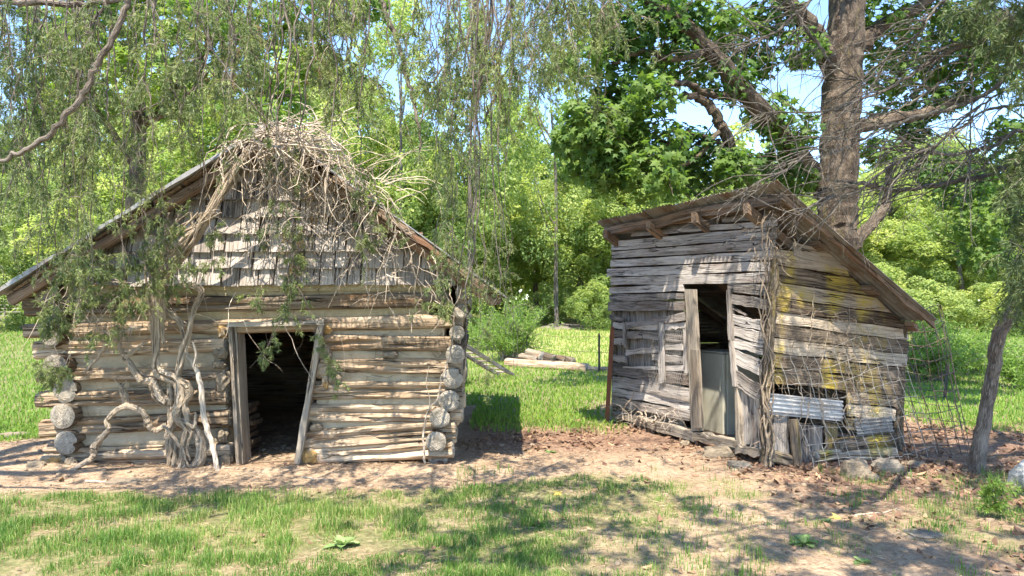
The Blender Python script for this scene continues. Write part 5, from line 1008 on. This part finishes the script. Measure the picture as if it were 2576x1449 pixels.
# ------------------------------------------------------------------ logs, ladder, stones
def log_thing(name, p0, p1, r, label, cat='log', group=None, ms=None):
    e = thing(name, ((p0[0]+p1[0])/2, (p0[1]+p1[1])/2, 0), label, cat, group); part_log(e, 'trunk_piece', ms or [M['side'], M['end']], p0, p1, r, r, cracks=2, nR=14, rough=1.4, step=.15)
Y = 18.3
log_thing('fallen_log', (Xat(1275, 18.8), 18.8, .1), (Xat(1478, 17.4), 17.4, .09), .11, 'long pale log lying in the lawn under the firewood', ms=[M['log'], M['end']]); log_thing('fallen_log', (Xat(1480, 17.3), 17.3, .05), (Xat(1560, 17.2), 17.2, .05), .08, 'short log lying left of the shed corner in the lawn', ms=[M['log'], M['end']])
for (x0, x1, y, r, lb) in ((1310, 1352, 903, .13, 'dark split log at the left end of the firewood heap'), (1328, 1362, 893, .12, 'split log on top of the firewood heap'), (1352, 1392, 902, .13, 'thick dark log in the middle of the firewood heap'), (1385, 1420, 906, .10, 'thin split log near the right end of the firewood heap'), (1400, 1442, 908, .13, 'round sawn log at the right end of the firewood heap')):
    log_thing('firewood_log', (Xat(x0, Y+.5), Y+.5, Zat(y, Y)+U(-.03, .05)), (Xat(x1, Y+.2), Y+.2, Zat(y+6, Y)), r, lb, 'firewood', 'logs of the firewood heap', [M['logdark'], M['end']])
def ladder():
    a = np.array([-.30, 16.6, .05]); b = np.array([-1.25, 14.4, .85]); t = thing('ladder', a*[1, 1, 0], 'grey ladder slanting to the grass just behind the cabin corner', 'ladder'); s = np.array([.33, -.14, 0]); u = unit(np.cross(b-a, s)); u = u if u[2] > 0 else -u
    for o in (0, 1): part_plank(t, 'rail', M['board'], a+s*o, a+s*o+unit(s)*.04, b+s*o, b+s*o+unit(s)*.04, u, th=.08, nL=3, tint=.3)
    for k in np.linspace(.06, .95, 8): p = a+(b-a)*k; d = unit(b-a)*.05; part_plank(t, 'rung', M['board'], p, p+d, p+s, p+s+d, u, th=.03, nL=1, tint=.45)
    st = thing('stone_block', (-1.2, 14.5, 0), 'block of stone under the upper end of the ladder', 'stone'); mb = MB(); stone(mb, (-1.1, 14.55, .33), .25, .25, .42); mb.build('block', M['rockgrey'], st)
ladder()
for (x, y, rx, rz, m, lb) in ((1806, 1140, .165, .09, 'rock', 'large pale flat rock at the foot of the shed door'), (1722, 1112, .06, .05, 'rock', 'small round rock under the shed sill'), (1862, 1168, .12, .05, 'rockgrey', 'flat grey rock under the sill by the corner post'), (2156, 1190, .135, .15, 'rock', 'round tan boulder behind the wire panel'), (2232, 1182, .14, .1, 'rockgrey', 'dark low rock right of the boulder'), (2195, 1198, .06, .05, 'rock', 'small rock between boulder and dark rock'), (2300, 1168, .1, .05, 'rock', 'flat rock inside the wire cage'),
                          (2584, 1215, .13, .2, 'rockpale', 'whitish block at the edge of the picture by the leaning cedar'), (2320, 1335, .13, .012, 'rockgrey', 'thin pale slab half buried in the dirt'), (135, 1165, .11, .06, 'rockorange', 'orange rock below the cabin corner log ends'), (180, 1172, .07, .06, 'rock', 'dark knobby rock under the lowest log end'), (165, 1150, .05, .05, 'rockgrey', 'grey stone wedged under the cabin corner'), (40, 1095, .2, .05, 'rock', 'broad flat rock on the dirt heap left of the cabin'), (310, 1205, .16, .025, 'rock', 'flat slab lying in the dirt before the cabin'), (90, 1178, .09, .04, 'rock', 'low rock on the dirt left of the orange rock')):
    Yy = 3054/(y+8-760); X = Xat(x, Yy); z = float(gz(X, Yy)); mb = MB(); stone(mb, (X, Yy, z+rz*.12), rx, rx*.7, rz, rough=.4)
    tag(mb.build('rock', M[m], base=(X, Yy, z)), lb, 'rock')
def gravel():
    mb = MB(); n = 30; u = np.linspace(-1, 1, n); X, Yy = np.meshgrid(u, u); h = np.clip(1-X*X-Yy*Yy, 0, 1); cx, cy = Xat(1428, 37), 37.; z0 = gz(cx+X*1.9, cy+Yy*2.6); Z = z0-.05+h*(.22+.2*(fbm(X*5, Yy*5, 2)-.5)); i = (np.arange(n-1)[:, None]*n+np.arange(n-1)[None]).ravel()
    mb.add(np.stack([cx+X*1.9, cy+Yy*2.6, Z], -1), np.stack([i, i+1, i+n+1, i+n], -1)); tag(mb.build('gravel_mound', M['rockgrey'], smooth=True), 'low heap of grey gravel at the edge of the wood', None, None, 'structure')
gravel()
def stick(dx0, dy0, dx1, dy1, r, label):
    Y0, Y1 = 3054/(dy0-760), 3054/(dy1-760); a = np.array([Xat(dx0, Y0), Y0, 0]); b = np.array([Xat(dx1, Y1), Y1, 0]); m = (a+b)/2+R.normal(0, .03, 3)
    p = [np.array([q[0], q[1], float(gz(q[0], q[1]))+r]) for q in (a, a+(m-a)*.6, m, m+(b-m)*.5, b)]; mb = MB(); limb(mb, p, r, r*.5, 6, 4, .003, .15); tag(mb.build('fallen_stick', M['vine'], base=p[0]), label, 'stick', 'sticks lying on the dirt')
stick(215, 1213, 385, 1212, .012, 'long straight stick on the dirt in front of the vine trunk'); stick(520, 1180, 590, 1192, .006, 'thin stick at the foot of the leaning pole'); stick(2150, 1300, 2260, 1282, .008, 'thin stick on the shaded dirt near the boulder'); stick(760, 1205, 840, 1210, .007, 'bent twig on the dirt below the door')

# ------------------------------------------------------------------ grass, straw, fallen leaves
def grass_blades(mb, X, Y, h, w, tint, lean=.5):
    n = len(X); Z = gz(X, Y); a = U(0, 2*np.pi, n); d = np.stack([np.cos(a), np.sin(a), 0*a], -1); s = np.stack([-np.sin(a), np.cos(a), 0*a], -1)
    s = unit(s*.6+np.array([1., 0, 0])*np.sign(s[:, :1]+1e-6)*.4); b = np.stack([X, Y, Z-.004], -1); ln = np.abs(R.normal(0, lean, n))
    m = b+np.stack([0*a, 0*a, h*.55], -1)+d*(h*ln*.25)[:, None]; t = b+np.stack([0*a, 0*a, h*(1-.3*ln.clip(0, 1.5))], -1)+d*(h*ln*.85)[:, None]
    V = np.stack([b-s*w[:, None]*.5, b+s*w[:, None]*.5, m+s*w[:, None]*.42, m-s*w[:, None]*.42, t], 1); i = np.arange(n)[:, None]*5
    mb.add(V.reshape(-1, 3), [i+np.array([[0, 1, 2, 3]]), i+np.array([[3, 2, 4]])], 0, None, np.repeat(np.clip(tint, 0, 1), 5))
def near_grass():
    mb = MB(); n = 330000; Y = 3.7+6.6*U(0, 1, n)**1.25; X = U(-1, 1, n)*(Y*.72+.8); g, l, ye = gmask(X, Y); cl = fbm(X*6, Y*6, 31); k = U(0, 1, n) < g*sst(.25, .6, cl)*1.0
    X, Y, cl, g = X[k], Y[k], cl[k], g[k]; n = len(X); big = fbm(X*.9+3, Y*.9, 44)
    h = U(.02, .06, n)*(.7+.9*sst(.42, .7, cl))*(.75+.7*sst(.45, .7, big)); dry = sst(.45, .66, fbm(X*.9, Y*.9+9, 52))*.28+(U(0, 1, n) < .17)*.42+sst(-.6, 2, X)*.06
    grass_blades(mb, X, Y, h, U(.0025, .0055, n), .33+R.normal(0, .13, n)+dry-.16*sst(.55, .7, cl))
    n = 9000; Y = U(3.9, 7.2, n); X = U(-.5, 4.2, n); cl = fbm(X*2.6+7, Y*2.6, 61); k = cl > .62; X, Y = X[k], Y[k]; n = len(X); grass_blades(mb, X, Y, U(.05, .12, n), U(.003, .006, n), .3+R.normal(0, .12, n), .6)
    tag(mb.build('grass', M['grass']), 'short yard grass with dry blades in front of the buildings', 'grass', None, 'stuff')
    mb = MB(); n = 150000; Y = 8.3+30*U(0, 1, n)**2.0; X = U(-1, 1, n)*(Y*.72+1); g, l, ye = gmask(X, Y); k = U(0, 1, n) < g; X, Y, ye = X[k], Y[k], ye[k]; n = len(X)
    grass_blades(mb, X, Y, U(.04, .09, n)*(1+Y*.02), U(.006, .012, n)*(1+Y*.05), .42+R.normal(0, .15, n)+ye*.35+.3*(fbm(X*.5, Y*.5, 71)-.5), .6)
    tag(mb.build('lawn', M['farlawn']), 'bright green mown lawn behind the two outbuildings', 'lawn', None, 'stuff')
    mb = MB(); n = 90000; Y = 3.8+6.8*U(0, 1, n); X = U(-1, 1, n)*(Y*.72+.6); g, l, ye = gmask(X, Y); k = U(0, 1, n) < (1-g*.55)*(.35+.65*sst(.4, .6, fbm(X*1.7, Y*1.7, 81))); X, Y = X[k], Y[k]; n = len(X); a = U(0, 6.28, n)
    D = unit(np.stack([np.cos(a), np.sin(a), U(-.05, .25, n)], -1)); blades(mb, np.stack([X, Y, gz(X, Y)+U(.002, .015, n)], -1), D, U(.025, .11, n), U(.002, .005, n), np.clip(.5+R.normal(0, .22, n), 0, 1)); tag(mb.build('dry_straw', M['straw']), 'dry straw and twiglets scattered over the bare dirt', 'straw', None, 'stuff')
    mb = MB(); n = 26000; Y = U(4.0, 11, n); X = U(-1, 1, n)*(Y*.72+.4); g, l, ye = gmask(X, Y); k = U(0, 1, n) < l*.9*sst(.3, .6, fbm(X*2, Y*2, 91))+.012; X, Y = X[k], Y[k]; n = len(X)
    leaves(mb, np.stack([X, Y, gz(X, Y)+U(.004, .03, n)], -1), R.normal(0, .45, (n, 3))+[0, 0, 1], U(.035, .1, n), np.clip(.45+R.normal(0, .25, n), 0, 1), 'oval', fold=.35); tag(mb.build('fallen_leaves', M['litter']), 'brown fallen leaves lying around the shed and between the buildings', 'leaves', None, 'stuff')
near_grass()
def clods():
    mb = MB(); n = 0
    X = U(-6, 6, 2600); Y = U(4.2, 8.6, 2600); g, l, ye = gmask(X, Y); k = (U(0, 1, 2600) < (1-g)**2) & (np.abs(X) < Y*.72); X, Y = X[k], Y[k]
    for x, y in zip(X, Y):
        r = .006+.02*U(0, 1)**3; stone(mb, (x, y, float(gz(x, y))+r*.2), r*U(.8, 1.6), r, r*U(.5, .9), 6, 5, .4)
    tag(mb.build('pebbles', M['clod']), 'small clods and pebbles strewn over the bare dirt', 'pebbles', None, 'stuff')
clods()
for dx, dy, s, lb in ((1406, 1242, .1, 'yellow fallen leaf on the dirt patch in the middle foreground'), (2107, 1302, .12, 'bright yellow fallen leaf in the shaded dirt'), (1092, 1270, .09, 'pale brown leaf standing in the grass below the cabin'), (2165, 1160, .08, 'yellow leaf beside the boulder')):
    Y = 3054/(dy-760); X = Xat(dx, Y); z = float(gz(X, Y)); mb = MB(); leaves(mb, np.array([[X, Y, z+.025]]), np.array([[.2, -.45, .8]]), np.array([s]), np.array([.6]), 'star', fold=.3); tag(mb.build('single_leaf', M['yellowleaf'], base=(X, Y, z)), lb, 'leaf', 'single fallen leaves')
